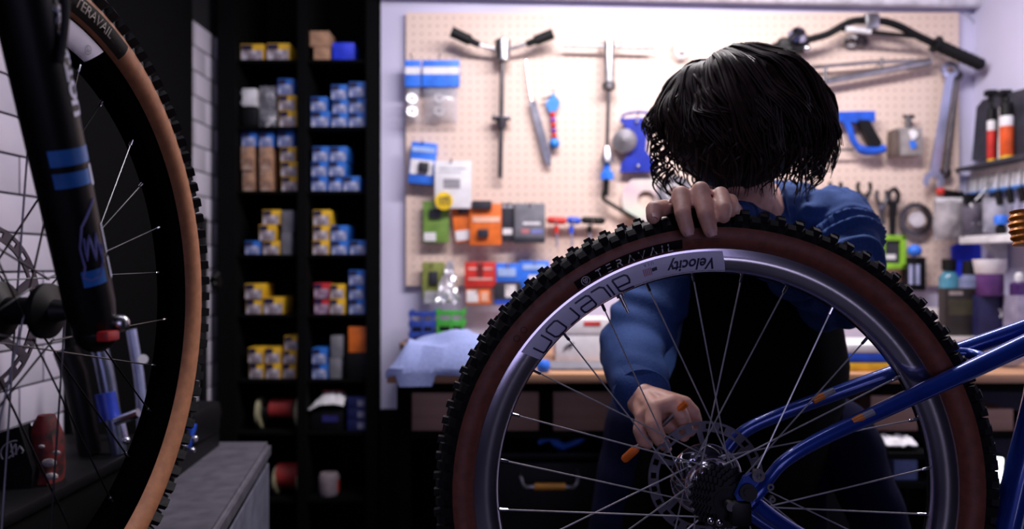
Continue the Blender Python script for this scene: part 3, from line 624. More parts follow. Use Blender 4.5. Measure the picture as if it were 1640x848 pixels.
# grey rack with tubes
t = thing('tube_rack', 'dark grey wall rack above the white rail', 'rack', (1.46, 2.3, 1.45))
DG = mat('rack_grey', (.035, .035, .05), .5)
B().prism([RP(1562, 258, 1.468), RP(1570, 172, 1.468), RP(1580, 160, 1.468), RP(1655, 140, 1.468), RP(1655, 245, 1.468)], (-.012, 0, 0)).build('back_plate', DG, t)
B().box(1.40, 1.458, 2.02, 2.40, 1.454, 1.464, bev=.002).build('ledge', DG, t)
for i, (u, m, lab) in enumerate(((1588, RED, 'thin tube with red label and black cap, left in the grey rack'), (1612, mat('tube_orange', (.75, .10, .015), .4), 'fat tube with orange-red label and black cap, in the grey rack'))):
    Y = 1.43*F/(u-820); r = (.012, .018)[i]; b = V((1.43, Y, 1.4645)); tt = thing('grease_tube', lab, 'tube', b, 'tubes in the grey rack')
    B().lathe([(0, 0), (r*.8, 0), (r, .006), (r, .095)], b, (0, 0, 1), 18).build('orange_label', m, tt)
    B().lathe([(r*.98, .095), (r*1.0, .12), (r*.9, .125)], b, (0, 0, 1), 18).build('white_band', PAPER, tt)
    B().lathe([(r*.95, .125), (r*.95, .16), (r*.4, .166), (r*.4, .18), (0, .18)], b, (0, 0, 1), 18).build('cap', BLACK, tt)
    B().lathe([(r*1.01, .0), (r*1.01, .01)], b, (0, 0, 1), 18, cap=False).build('yellow_ring', YELLOW, tt)
b = V((1.42, 2.22, 1.4645)); one(B().prism([b+V((0, 0, 0)), b+V((0, -.014, 0)), b+V((0, -.02, .155)), b+V((0, -.006, .155))], (.006, 0, 0)), 'white_ruler', WHITE, 'white strip leaning beside the orange-red tube', 'ruler')
for i, u in enumerate((1585, 1607)):
    c = RP(u, 152, 1.45); one(B().tube([c+V((0, 0, -.02)), c+V((0, 0, .006))], .006).box(c.x-.012, c.x+.018, c.y-.012, c.y+.012, c.z-.004, c.z+.014, bev=.003), 'clip_tool', BLACK, ['small black clip above the thin red tube', 'small black clip above the fat orange-red tube'][i], 'clip', 'clips on the grey rack')
# white thin cable on wall
one(B().tube(smoothpath([P(1545, 20, 2.412), P(1560, 35, 2.412), P(1566, 60, 2.412), P(1556, 100, 2.412)]), .003, 6), 'wall_cable', mat('pale_cable', (.5, .5, .62), .5), 'thin pale cable curving down the wall at the top right', 'cable')
# second shelf with glue bottle, blue tray, bags
t = thing('wall_shelf', 'short white shelf on the right wall below the bags', 'shelf', (1.42, 2.1, 1.22))
B().box(1.36, XR, 1.95, 2.31, 1.222, 1.245, bev=.002).build('board', WHITE, t)
B().prism([(1.462, 2.26, 1.222), (1.40, 2.26, 1.222), (1.462, 2.26, 1.14)], (0, -.02, 0)).build('bracket', WHITE, t)
t = thing('glue_bottle', 'small black bottle with a bright blue cap on the white shelf', 'bottle', RP(1603, 378, 1.40))
b = RP(1603, 380, 1.40); b.z = 1.2452
B().lathe([(0, 0), (.014, 0), (.014, .022), (.008, .028), (.008, .03)], b, (0, 0, 1), 16).build('bottle', BLACK, t)
B().lathe([(.0, .03), (.017, .03), (.018, .05), (.014, .056), (0, .056)], b, (0, 0, 1), 16).build('cap', PBLUE, t)
b = V((1.40, 2.12, 1.2452)); t = thing('small_jar', 'small white jar beside the blue-capped bottle', 'jar', b)
B().lathe([(0, 0), (.013, 0), (.013, .03), (.0, .03)], b, (0, 0, 1), 14).build('jar', PAPER, t); B().lathe([(0, .03), (.014, .03), (.014, .04), (0, .04)], b, (0, 0, 1), 14).build('lid', BLACK, t)
# clear bags hanging under the rail
for i, (u0, v0, u1, v1, lab) in enumerate(((1498, 318, 1545, 385, 'large clear bag hanging at the corner beside the pegboard end'), (1544, 322, 1580, 380, 'dark tinted clear bag hanging from the white rail'), (1578, 318, 1625, 372, 'clear bag with white pieces hanging at the right of the rail'))):
    Y = 2.33-.05*i; xa, xb, za, zb = px(u0, v0, u1, v1, Y); t = thing('hanging_bag', lab, 'bag', ((xa+xb)/2, Y, za), 'clear bags under the rail')
    def fn(u, v, q=(xa, xb, za, zb, Y, i)):
        xa, xb, za, zb, Y, i = q; return (xa+(xb-xa)*u, Y-.02*math.sin(PI*u)*math.sin(PI*v)**.6+.006*NZ.noise(V((u*4, v*4, i*5))), za+(zb-za)*v)
    B().sheet(fn, 12, 12, (0, .012, 0)).build('bag', mat('smoky_bag%d' % i, ((.55, .52, .55), (.16, .14, .18), (.6, .58, .66))[i], .2, alpha=.62, scale=25, col2=((.3, .28, .3), (.06, .05, .07), (.3, .3, .36))[i]), t)
    B().box(xa+.004, xb-.004, Y-.004, Y+.016, zb-.012, zb+.002).build('header', (PAPER, BLACK, CLEAR)[i], t)
    for k in range(2):
        c = V((xa+(xb-xa)*(.3+.36*k), Y-.006, za+(zb-za)*.36)); B().sph(c, .008, 10).build('fitting', CHROME, t)
    B().tube([((xa+xb)/2, Y+.01, zb-.004), ((xa+xb)/2, YB if i == 0 else Y+.02, zb+.004)] if i == 0 else [((xa+xb)/2, Y+.01, zb-.004), ((xa+xb)/2+.06, Y+.005, 1.415)], .002, 6).build('hanger', STEEL, t)

# ------------------------------------------------------------ workbench
ZB = .90
t = thing('workbench', 'long wooden workbench top on a black frame along the back wall', 'workbench', (.55, 2.1, 0))
B().box(-.297, XR-.002, 1.80, YW-.002, ZB-.022, ZB, bev=.003).build('bench_top', WOOD, t)
for x in (.083, .80): B().box(x-.013, x+.013, 1.847, 1.873, .747, ZB-.05).build('divider', MATTE, t)
for x in (-.26, 1.40):
    for y in (1.86, 2.36): B().box(x-.013, x+.013, y-.013, y+.013, 0, ZB-.022).build('leg', MATTE, t)
B().box(-.27, 1.42, 1.85, 1.875, ZB-.05, ZB-.022).build('front_rail', MATTE, t)
B().box(-.285, 1.44, 2.385, 2.395, 0, ZB-.0225).build('back_panel', MATTE, t)  # added black sheet that keeps the space under the bench dark
B().box(-.285, -.278, 1.88, 2.385, 0, ZB-.0225).build('side_panel', MATTE, t)  # added black sheet covering the lit wall left of the chest
B().box(-.27, 1.42, 1.848, 2.37, .735, .747).build('lower_shelf', MATTE, t)
for i, (a, b, lab) in enumerate(((650, 762, 'wooden bin under the left end of the bench'), (772, 863, 'wooden bin seen through the rim at left, under the bench'), (886, 990, 'wooden bin beside the kneeling hand, under the bench'), (1395, 1470, 'wooden bin seen through the right of the rim, under the bench'), (1560, 1623, 'wooden bin right of the tyre, under the bench'))):
    lab = lab.replace('kneeling hand', 'lower hand'); Y = 1.88; xa, xb = P(a, 0, Y).x, P(b, 0, Y).x
    t2 = thing('wooden_bin', lab, 'bin', ((xa+xb)/2, Y, .7475), 'wooden bins under the bench')
    zt_ = (.842, .846, .846, .835, .802)[i]
    B().box(xa, xb, Y, Y+.012, .7475, zt_, bev=.002).build('front_panel', BINW, t2)
    for x in (xa, xb-.01): B().box(x, x+.01, Y+.012, Y+.3, .7475, zt_-.004).build('side_panel', BINW, t2)
    B().box(xa+.01, xb-.01, Y+.29, Y+.3, .7475, zt_-.004).build('back_panel', BINW, t2)
    B().box(xa+.01, xb-.01, Y+.012, Y+.29, .7475, .755).build('bin_floor', BINW, t2)
# tool chest with drawers
t = thing('tool_chest', 'black tool chest with bow-handled drawers under the bench', 'chest', (.45, 2.1, 0))
B().box(-.068, .852, 1.90, 2.33, .04, .675, bev=.004).build('body', MATTE, t)
B().box(-.072, .856, 1.89, 2.33, .675, .69, bev=.003).build('top_tray', BLACK, t)
B().box(-.06, .84, 1.93, 2.3, 0, .04).build('plinth', MATTE, t)
GRIP = mat('yellow_grip', (.72, .32, .03), .45)
for r in range(3):
    for c in range(3):
        x0_, x9 = ((-.062, .240), (.245, .490), (.495, .846))[c]; z1 = .667-r*.21; d_ = B().box(x0_, x9, 1.885, 1.90, z1-.2, z1, bev=.003).build('drawer', BLACK, t)
        xc = (.092, .368, .67)[c]
        zc = RZ(778, 1.86) if r == 0 else z1-.1
        pts = [V((xc-.072, 1.885, zc+.03)), V((xc-.070, 1.86, zc+.02)), V((xc-.062, 1.853, zc)), V((xc-.036, 1.85, zc)), V((xc+.036, 1.85, zc)), V((xc+.062, 1.853, zc)), V((xc+.070, 1.86, zc+.02)), V((xc+.072, 1.885, zc+.03))]
        hd = B().mi(0).tube(smoothpath(pts, 4), .0042, 8)
        hd.mi(1).cyl((xc-.038, 1.85, zc), (xc+.038, 1.85, zc), .0085, n=12)
        hd.build('bow_handle', [STEEL, GRIP if r == 0 else BLACK], d_)
# blue cloth bit and grey strip
t = thing('blue_shears', 'blue handled shears lying on the black tool chest', 'shears', P(895, 730, 1.86))
zc = .6905
B().tube(smoothpath([P(862, 722, 1.92)+V((0, 0, .0)), P(880, 716, 1.92), P(900, 727, 1.92), P(920, 722, 1.92), P(936, 712, 1.92)]), [.007]*8+[.011]*6+[.008]*11, 10).build('handles', PBLUE, t)
for o in t.children:
    zmin = min(v.co.z for v in o.data.vertices)+worldloc(o).z; t.location.z += zc-zmin
# things on the bench
def basket(u0, u1, v0, m, lab):
    Y = 2.28; xa, xb = P(u0, 0, Y).x, P(u1, 0, Y).x; z1 = RZ(v0, Y); t = thing('small_basket', lab, 'basket', ((xa+xb)/2, Y, ZB), 'slatted baskets')
    hh = z1-ZB
    for k in range(4):
        z = ZB+hh*(.06+.27*k); B().box(xa, xb, Y, Y+.008, z, z+hh*(.15 if k < 3 else .12), bev=.002).build('slat', m, t)
        for x in (xa, xb-.006): B().box(x, x+.006, Y+.008, Y+.1, z, z+hh*.14).build('side_slat', m, t)
    for x in (xa+.004, (xa+xb)/2, xb-.010): B().box(x, x+.006, Y-.002, Y+.001, ZB, z1-.003).build('rib', m, t)
    B().box(xa+.004, xb-.004, Y+.01, Y+.1, ZB+.0005, ZB+.006).box(xa+.006, xb-.006, Y+.03, Y+.09, ZB+.006, ZB+hh*.7, bev=.004).build('contents', MK, t)
basket(654, 697, 499, mat('deep_blue_plastic', (.02, .06, .36), .4), 'blue slatted basket at the left end of the bench')
basket(698, 744, 497, mat('green_plastic', (.05, .40, .05), .4), 'green slatted basket beside the blue basket on the bench')
one(B().prism([G(640, 545, ZB+.03)+V((0, 0, -.0295)), G(672, 532, ZB+.03)+V((0, 0, -.0295)), V((.02, 2.2, ZB+.0005)), V((-.05, 2.0, ZB+.0005)), V((-.24, 2.04, ZB+.0005))], (0, 0, .022)), 'wood_block', WOOD, 'light wooden board lying behind the blue rag on the bench', 'board')
def rag(u, v):
    x = -.285+.285*u; y = 1.785+.235*v; e = min(1, 6*min(u, 1-u))*min(1, 4*(1-v))
    fold = .5+.5*math.sin(9*u+5*v+3*NZ.noise(V((u*3, v*3, 5))))
    z = ZB+.004+e*(.018+.075*math.sin(PI*min(1, v*.8+.1))*(.55+.45*math.sin(PI*u))*(.7+.3*fold)+.016*NZ.noise(V((u*4, v*4, 4))))
    if v < .12:
        hang = (1 if .10 < u < .40 else .35)*(.12-v)/.12; z = min(z, ZB+.012)-.04*hang; y = 1.788-.004*math.sin(12*u)
    return (x+.016*NZ.noise(V((u*2, v*4, 8)))+(1-v)*-.012, y, max(z, ZB+.003) if v >= .12 else z)
one(B().sheet(rag, 34, 26, (0, 0, .004)), 'shop_rag', mat('rag_cloth', (.30, .36, .66), 9e-1, scale=300, bump=.05), 'crumpled pale blue rag on the left end of the bench', 'rag')
t = thing('white_carton', 'white carton with a red mark standing on the bench behind the rim', 'carton', P(928, 580, 2.05))
xa, xb, _, z1 = px(890, 527, 975, 583, 2.02)
B().box(xa, xb, 2.02, 2.14, ZB+.0005, ZB+.075, bev=.002).build('carton', PAPER, t)
B().box(xa-.001, xb+.001, 2.018, 2.142, ZB+.075, ZB+.115, bev=.002).build('lid', PAPER, t)
B().box(P(935, 0, 2.017).x, P(962, 0, 2.017).x, 2.0165, 2.019, ZB+.098, ZB+.108).build('red_mark', RED, t)
B().tube([P(903, 560, 2.019), P(910, 553, 2.019), P(918, 549, 2.019), P(913, 557, 2.019)], .003, 5).build('dark_mark', MK, t)
one(B().box(P(880, 0, 1.93).x, P(990, 0, 1.93).x, 1.86, 2.0, ZB+.0004, ZB+.006, bev=.002), 'grey_mat', GREY, 'flat grey mat on the bench in front of the white carton', 'mat')
one(B().lathe([(0, 0), (.012, 0), (.017, .008), (.017, .022), (.012, .029), (0, .029)], V((P(870, 0, 1.83).x, 1.83, ZB+.0004)), (0, 0, 1), 18), 'rubber_ball', PBLUE, 'round bright blue rubber ball at the bench edge, seen through the rim', 'ball')
# right bench clutter
def bottle(name, lab, u, Y, prof, parts, cat='bottle', group=None, z=ZB):
    b = V((P(u, 0, Y).x, Y, z+.0005)); t = thing(name, lab, cat, b, group)
    for nm, pr, m in parts: B().lathe(pr, b, (0, 0, 1), 22).build(nm, m, t)
    return t
one(B().box(P(1505, 0, 2.2).x, 1.40, 2.16, 2.30, ZB+.0004, ZB+.13, bev=.004), 'white_crate', mat('off_white', (.55, .53, .55), .6), 'off-white crate on the bench carrying the bottles', 'crate')
zc = ZB+.13
bottle('spray_bottle', 'teal bottle with a black cap standing left on the off-white crate', 1520, 2.28, 0, [('body', [(0, 0), (.026, 0), (.028, .006), (.028, .09), (.018, .105), (.013, .11)], mat('teal_liquid', (.08, .28, .40), .15, alpha=.85)), ('cap', [(.013, .11), (.02, .112), (.02, .145), (0, .147)], BLACK)], z=zc)
bottle('spray_bottle', 'clear bottle with a tall black cap in front of the blue tray', 1553, 2.24, 0, [('body', [(0, 0), (.028, 0), (.03, .006), (.03, .085), (.018, .10)], mat('clear_blue', (.3, .34, .5), .15, alpha=.6)), ('cap', [(.017, .10), (.021, .102), (.019, .14), (0, .142)], BLACK)], z=zc)
one(B().prism([P(*q, 2.39) for q in ((1525, 460), (1522, 395), (1545, 384), (1556, 384), (1577, 402), (1570, 460))], (0, -.012, 0)), 'blue_tray', mat('tray_blue', (.01, .03, .62), .35), 'blue angular tray leaning on the wall behind the bottles', 'tray')
t = thing('dark_box', 'dark box with a pale script label at the front of the bench clutter', 'box', P(1540, 515, 2.1))
Yq = 2.12
xa, xb = P(1513, 0, Yq).x, P(1570, 0, Yq).x
B().box(xa, xb, Yq, Yq+.035, ZB+.06, RZ(462, Yq), bev=.003).build('carton', mat('brown_black', (.018, .014, .012), .5), t)
B().box(xa+.012, xa+.05, Yq-.001, Yq+.001, RZ(473, Yq), RZ(467, Yq)).build('pale_label', mat('tan_print', (.35, .3, .28), .5), t)
B().box(xa+.01, xb-.02, Yq-.001, Yq+.001, RZ(505, Yq), RZ(480, Yq)).build('olive_label', mat('olive_print', (.05, .045, .02), .5), t)
one(B().box(xa-.01, P(1600, 0, 2.1).x, 2.08, 2.158, ZB+.0004, ZB+.0598, bev=.003), 'pale_riser', mat('pale_card', (.5, .46, .46), .6), 'pale low box under the dark boxes on the bench', 'box')
t = bottle('white_tub', 'white round tub with a purple label on the bench clutter', 1585, 2.1, 0, [('label', [(0, 0), (.032, 0), (.034, .004), (.034, .06)], mat('purple_label', (.10, .03, .16), .5)), ('body', [(.034, .06), (.036, .062), (.042, .10), (.0, .10)], PAPER)], 'tub', z=RZ(474, 2.1))
Yq = 2.09
t = thing('navy_box', 'dark navy box below the white tub on the bench', 'box', P(1595, 530, Yq))
B().box(P(1568, 0, Yq).x, P(1622, 0, Yq).x, Yq, Yq+.062, ZB+.06, RZ(474, 2.1), bev=.003).build('carton', mat('navy_print', (.015, .015, .075), .5), t)
B().tube([P(1600, 495, Yq-.001), P(1604, 502, Yq-.001), P(1602, 509, Yq-.001)], .002, 5).build('mark', PAPER, t)
t = thing('lilac_box', 'grey lilac box at the right edge of the bench', 'box', P(1640, 520, 2.05))
B().box(P(1619, 0, 2.05).x, P(1619, 0, 2.05).x+.10, 2.02, 2.085, ZB+.0004, RZ(474, 2.02), bev=.003).build('carton', mat('lilac', (.30, .27, .38), .6), t)
for lab, u in (('white-capped purple bottle on the lilac box', 1632),):
    bottle('purple_bottle', lab, u, 2.05, 0, [('body', [(0, 0), (.022, 0), (.022, .03), (.012, .036)], mat('purple_liquid', (.06, .02, .12), .3)), ('cap', [(.010, .036), (.012, .05), (.007, .06), (0, .062)], WHITE)], z=RZ(474, 2.02))
bottle('clear_jar', 'small clear glass jar on the bench beside the frame tube', 1567, 1.98, 0, [('body', [(0, 0), (.02, 0), (.024, .01), (.022, .05), (.016, .056)], mat('jar_glass', (.7, .7, .78), .1, alpha=.5)), ('lid', [(0, .055), (.018, .055), (.018, .064), (0, .066)], STEEL)], 'jar')
bottle('red_flask', 'small red and blue flask left of the clear jar', 1550, 1.96, 0, [('body', [(0, 0), (.016, 0), (.016, .03), (.007, .05)], mat('flask_violet', (.12, .05, .30), .3)), ('cap', [(.007, .05), (.008, .062), (0, .063)], RED)], 'flask')
one(B().tube([V((P(1537, 0, 1.95).x, 1.95, ZB+.006)), V((P(1557, 0, 1.93).x, 1.97, ZB+.055))], .004, 8), 'grey_stick', GREY, 'thin grey stick leaning near the red flask', 'stick')
for i, (u, v, m, lab) in enumerate(((1400, 0, PAPER, 'white folded paper seen through the right of the rim'), (1405, 0, BLUE, 'blue folder under the white folded paper'), (1400, 0, YELLOW, 'yellow pad, lowest of the papers seen through the rim'))):
    xa = P(1340, 0, 1.9).x; k = 2-i; one(B().box(xa, P(1450, 0, 1.9).x, 1.84, 2.02, ZB+.0004+k*.022, ZB+.0216+k*.022, bev=.003), ('folded_paper', 'blue_folder', 'yellow_pad')[i], m, lab, ('paper', 'folder', 'pad')[i])
one(B().sphere if False else B().sph(V((P(1592, 0, 1.9).x+.05, 1.92, ZB+.031)), .03, 14, (1.4, 1, 1)), 'crumpled_wrap', mat('wrap', (.4, .4, .5), .3, alpha=.7), 'crumpled clear wrap near the right end of the bench', 'wrap')
# work light and crate below the bench on the right
t = thing('work_light', 'glowing white work light low at the right beyond the tyre', 'lamp', P(1592, 752, 1.9))
a, b, za, zb = px(1574, 733, 1606, 772, 1.9)
B().box(a, b, 1.9, 1.905, za, zb, bev=.004, tilt=.08).build('lit_panel', mat('lit_panel', (.95, 1, .98), .5, emit=2.2, vary=.02), t)
B().box(a-.006, b+.006, 1.905, 1.935, za-.006, zb+.006, bev=.004, tilt=.08).build('housing', BLACK, t)
B().box(a+.01, b-.01, 1.906, 1.93, .02, za).box(a-.04, b+.04, 1.86, 1.98, 0, .02, bev=.004).build('stand', BLACK, t)
t = thing('storage_box', 'pale blue storage box low behind the right of the rim', 'box', P(1450, 752, 1.75))
a, b, za, zb = px(1432, 737, 1470, 770, 1.78)
B().box(a, b, 1.78, 1.86, za, zb, bev=.003).build('box', mat('pale_storage', (.16, .22, .45), .5), t)
t2 = thing('folded_bag', 'white folded bag on a shelf above the pale blue storage box', 'bag', P(1430, 715, 1.78))
a2, b2, za2, zb2 = px(1422, 704, 1470, 724, 1.78)
def fb(u, v): return (a2+(b2-a2)*u, 1.78+.08*v, za2+.004+(zb2-za2)*(.4+.6*math.sin(PI*v))*(.7+.5*NZ.noise(V((u*5, v*4, 2)))))
B().sheet(fb, 12, 8, (0, 0, .003)).build('bag', PAPER, t2)
t3 = thing('trolley', 'black open trolley holding the pale blue box and white bag', 'trolley', ((a+b)/2, 1.82, 0))
for z in (za-.006, za2-.006): B().box(a-.03, b+.03, 1.765, 1.885, z-.008, z+.0055).build('tray', MATTE, t3)
for x in (a-.03, b+.022):
    for y in (1.765, 1.877): B().box(x, x+.008, y, y+.008, 0, za2+.01).build('post', MATTE, t3)

# ------------------------------------------------------------ bicycle wheels
TYRE = mat('tan_sidewall', (.42, .17, .075), .65, scale=90, vary=.12, bump=.1)
TYRED = mat('brown_sidewall', (.19, .052, .030), .55, scale=90, vary=.15, bump=.1)
def wheel(root, C, e1, e2, n, rimmat, tyremat, nsp, ph, pattern, knob_range, spokemat, rotor_far=True, seed=1):
    e = (e1, e2, n); rnd = random.Random(seed)
    W = lambda r, a, h: C+e1*(r*math.cos(a))+e2*(r*math.sin(a))+n*h
    tprof = [(.318, .0135), (.3205, .021), (.327, .0265), (.335, .0285), (.343, .0275), (.3465, .0262)]
    tread = [(.3465, .0262), (.3565, .0222), (.3632, .0135), (.3660, 0), (.3632, -.0135), (.3565, -.0222), (.3465, -.0262)]
    ty = B().mi(0).lathe(tprof, C, n, 128, e, cap=False).mi(0).lathe([(r, -h) for r, h in tprof[::-1]], C, n, 128, e, cap=False).mi(1).lathe(tread, C, n, 128, e, cap=False)
    # concentric ribs on the sidewall
    tyre = ty.build('tyre', [tyremat, RUB], root)
    # knobs
    def knob(w, l, h): return B().add([V((sx*l*(.5 if z < 0 else .42), sy*w*(.5 if z < 0 else .42), z)) for z in (-.003, h) for sy in (-1, 1) for sx in (-1, 1)], [(0, 1, 3, 2), (4, 6, 7, 5), (0, 4, 5, 1), (2, 3, 7, 6), (0, 2, 6, 4), (1, 5, 7, 3)])
    kinds = {'side': knob(.011, .013, .0085), 'mid': knob(.010, .012, .0075), 'centre': knob(.013, .010, .0075)}
    km = {k: b.mesh('tread_knob', RUB, smooth=False) for k, b in kinds.items()}
    NP = 96; rest = B(); cnt = 0; tl = worldloc(tyre)
    for i in range(NP):
        a0 = 2*PI*i/NP
        rows = [('side', .3525, .0248, .6, 0), ('side', .3525, -.0248, -.6, .5)]
        rows += [('mid', .3608, .0168, .38, .5), ('mid', .3608, -.0168, -.38, 0)]
        rows += [('centre', .3657, .005 if i % 2 else -.005, 0, .25)]
        for kd, r, h, lean, off in rows:
            a = a0+off*2*PI/NP; deg = math.degrees(a) % 360
            rad = e1*math.cos(a)+e2*math.sin(a); tan = -e1*math.sin(a)+e2*math.cos(a)
            z = (rad*math.cos(lean*1.45)+n*math.sin(lean*1.45)).normalized(); y = z.cross(tan).normalized()
            M = Matrix((tan, y, z)).transposed().to_4x4(); M.translation = W(r, a, h)
            lo, hi = knob_range
            if cnt < 300 and lo <= deg <= hi and not (kd == 'side' and h < 0 and lo > 300) and h > -.02:
                o = link('tread_knob', km[kd], tyre); M.translation = M.translation-tl; o.matrix_basis = M; cnt += 1
            else:
                b = kinds[kd]; rest.add([M @ p for p in b.v], b.f)
    rest.mesh
    ro = rest.build('far_tread_knobs', RUB, tyre); ro['kind'] = 'stuff'
    # rim
    rp = [(.3185, .0138), (.3185, .0155), (.3165, .0156), (.312, .0160), (.306, .0157), (.300, .0146), (.294, .0126), (.290, .0103), (.2868, .006), (.2860, 0)]
    rp = rp+[(r, -h) for r, h in rp[-2::-1]]
    B().lathe(rp, C, n, 144, e, cap=False).build('rim', rimmat, root)
    B().lathe([(.3186, .0136), (.3196, .0160), (.3215, .0168)], C, n, 144, e, cap=False).build('bead_line', mat('bead_dark', (.03, .018, .016), .6), root)
    # spokes
    for k in range(nsp):
        a = ph+k*2*PI/nsp; side = 1 if k % 2 == 0 else -1; sg = pattern[k % 4]
        ha = a+sg*math.radians(68); p1 = W(.2875, a, side*.0035); p2 = W(.032, ha, side*.026)
        d = (p2-p1).normalized()
        s = B().cyl(p1+d*.008, p2, .00105, n=6); sp = s.build('spoke', spokemat, root)
        B().tube([p1-d*.002, p1+d*.010, p1+d*.012], [.0021, .0021, .0014], 8).build('nipple', CHROME, sp)
    return W, tyre
def arc_paint(W, vs, rmid, amid, h, sy=1, flip=False):
    """wrap flat outlines (metres) round the wheel face; text runs clockwise, tops outward (flip: turned 180 degrees)"""
    out = []
    for x, y in vs:
        if flip: x, y = -x, -y
        out.append((rmid+y, amid-x/rmid))
    return [W(r, a, h(r)) for r, a in out]
def band(b, W, r0, r1, a0, a1, h, n=24, m=3, skew=0):
    vs = []; fs = []
    for i in range(n+1):
        for j in range(m+1):
            r = r0+(r1-r0)*j/m; a = a0+(a1-a0)*i/n+skew*(j/m-.5); vs.append(W(r, a, h(r)))
    for i in range(n):
        for j in range(m): q = i*(m+1)+j; fs.append((q, q+1, q+m+2, q+m+1))
    return b.add(vs, fs)
def lerp_prof(prof, off):
    def h(r):
        for (r0, h0), (r1, h1) in zip(prof, prof[1:]):
            if min(r0, r1) <= r <= max(r0, r1): return h0+(h1-h0)*(r-r0)/(r1-r0)+off
        return (prof[0][1] if abs(r-prof[0][0]) < abs(r-prof[-1][0]) else prof[-1][1])+off
    return h
RIMH = lerp_prof([(.3165, .0156), (.312, .0160), (.306, .0157), (.300, .0146), (.294, .0126), (.290, .0103), (.2868, .006)], .0005)
TYH = lerp_prof([(.318, .0135), (.3205, .021), (.327, .0265), (.335, .0285), (.343, .0275), (.3465, .0262)], .0006)
TYH2 = lambda r: TYH(r)+.0010
RIMH2 = lambda r: RIMH(r)+.0009

# ---- blue bicycle, wheel in the middle of the picture
C1 = V((.2690, 1.0114, H-.2977)); E1 = (V((1, 0, 0)), V((0, 0, 1)), V((0, -1, 0)))
bike = thing('bicycle', 'blue bicycle held up in the foreground, rear wheel toward the camera', 'bicycle', C1)
ALU = mat('rim_alloy', (.64, .59, .70), .15, .96, vary=.05)
W1, tyre1 = wheel(bike, C1, *E1, ALU, TYRED, 28, math.radians(82.7), (1, -1, -1, 1), (0, 183), mat('spoke_steel', (.82, .82, .86), .34, .72), seed=3)
D = math.radians
tl = band(B(), W1, .3195, .3335, D(124.6), D(98.4), TYH, 30, 5, skew=0).build('tyre_label', mat('label_black', (.002, .002, .002), .7, spec=.2), bike)
GLET = mat('grey_print', (.58, .54, .54), .6)
b = B()
G_ = {'T': [[(-.004, .005), (.004, .005)], [(0, .005), (0, -.005)]], 'E': [[(.0035, .005), (-.003, .005)], [(-.003, 0), (.003, 0)], [(.0035, -.005), (-.003, -.005)]],
      'R': [[(-.003, -.005), (-.003, -.001)], [(-.003, .005), (.002, .005), (.0035, .003), (.002, .0005), (-.003, .0005)], [(.0005, .0005), (.004, -.005)]],
      'A': [[(-.0045, -.005), (0, .005), (.0045, -.005)]], 'V': [[(-.0045, .005), (0, -.005), (.0045, .005)]], 'I': [[(0, .005), (0, -.005)]], 'L': [[(-.003, .005), (-.003, -.005), (.0035, -.005)]]}
for ch, ang in (('T', 118.5), ('E', 116.0), ('R', 113.5), ('A', 110.6), ('V', 107.9), ('A', 105.2), ('I', 103.1), ('L', 101.2)):
    vs, fs = stroke2d([[(x*.95, y*.95) for x, y in l] for l in G_[ch]], .0016)
    b.add(arc_paint(W1, vs, .3262, D(ang), TYH2), fs)
ci = [(.0056*math.cos(t*PI/12), .0056*math.sin(t*PI/12)) for t in range(25)]
vs, fs = stroke2d([ci, [(-.003, .0015), (-.0015, .003), (0, .0015), (.0015, .003), (.003, .0015), (.001, -.003), (-.001, -.003), (-.003, .0015)], [(0, .0015), (0, -.003)]], .0012)
b.add(arc_paint(W1, vs, .3262, D(122.1), TYH2), fs); b.build('lettering', GLET, tl)
DEC = mat('rim_decal', (.64, .63, .80), .4, vary=.05)
dc = band(B(), W1, .2885, .3155, D(144.0), D(88.2), RIMH, 60, 9, skew=.02).build('rim_decal', DEC, bike)
b = B()
gl = [   # letters as they stand in the picture, left to right (the word is upside down on the rim)
 (139.9, [[(-.010, .008), (-.010, -.011), (-.006, -.012), (.010, -.009)], [(.010, -.009), (.010, .012)]]),
 (134.7, [[(-.010, -.008), (-.010, .009), (-.007, .012), (.007, .012), (.010, .009), (.010, -.009), (.007, -.012), (-.006, -.012), (-.010, -.008)]]),
 (129.9, [[(.008, .012), (.008, -.009), (.005, -.012), (-.009, -.012)]]),
 (124.9, [[(-.010, .012), (.007, .012), (.010, .009), (.010, -.009), (.007, -.012), (-.007, -.012), (-.010, -.009), (-.010, -.002), (-.008, .0005), (.010, .0005)]]),
 (120.4, [[(-.009, .012), (.004, .012), (.008, .008), (.008, -.012)]]),
 (117.8, [[(0, .010), (0, -.012)]]),
 (114.3, [[(.011, -.012), (-.007, -.012), (-.010, -.009), (-.010, .012)], [(-.010, .012), (.007, .012), (.010, .009), (.010, .002), (.008, -.003), (-.010, -.003)]]),
]
for ang, lines in gl:
    ln2 = []
    for l in lines:   # subdivide so the strokes follow the curve, slanted
        q = []
        for p, r in zip(l, l[1:]): q += [(p[0]+(r[0]-p[0])*j/3-(p[1]+(r[1]-p[1])*j/3)*.16, p[1]+(r[1]-p[1])*j/3) for j in range(3)]
        q.append((l[-1][0]-l[-1][1]*.16, l[-1][1])); ln2.append(q)
    vs, fs = stroke2d([[(x*.98, y*.80) for x, y in l] for l in ln2], .0025)
    b.add(arc_paint(W1, vs, .2995, D(ang), RIMH2), fs)
b.build('lettering', INK, dc)
vs, fs = text2d('Velocity', .0205, .0005)
vs = [((x+.25*y)*.92, y-.007) for x, y in vs]
B().add(arc_paint(W1, vs, .2995, D(96.2), RIMH2, flip=True), fs).build('lettering', INK, dc)
fl = B()
for k in range(5): fl.add(arc_paint(W1, [(-.0085+k*.0024, .0045), (-.0085+k*.0024, -.005), (-.0073+k*.0024, -.005), (-.0073+k*.0024, .0045)], .302, D(107), RIMH2), [(0, 1, 2, 3)])
fl.build('flag_stripes', mat('faded_red', (.45, .16, .22), .5), dc)
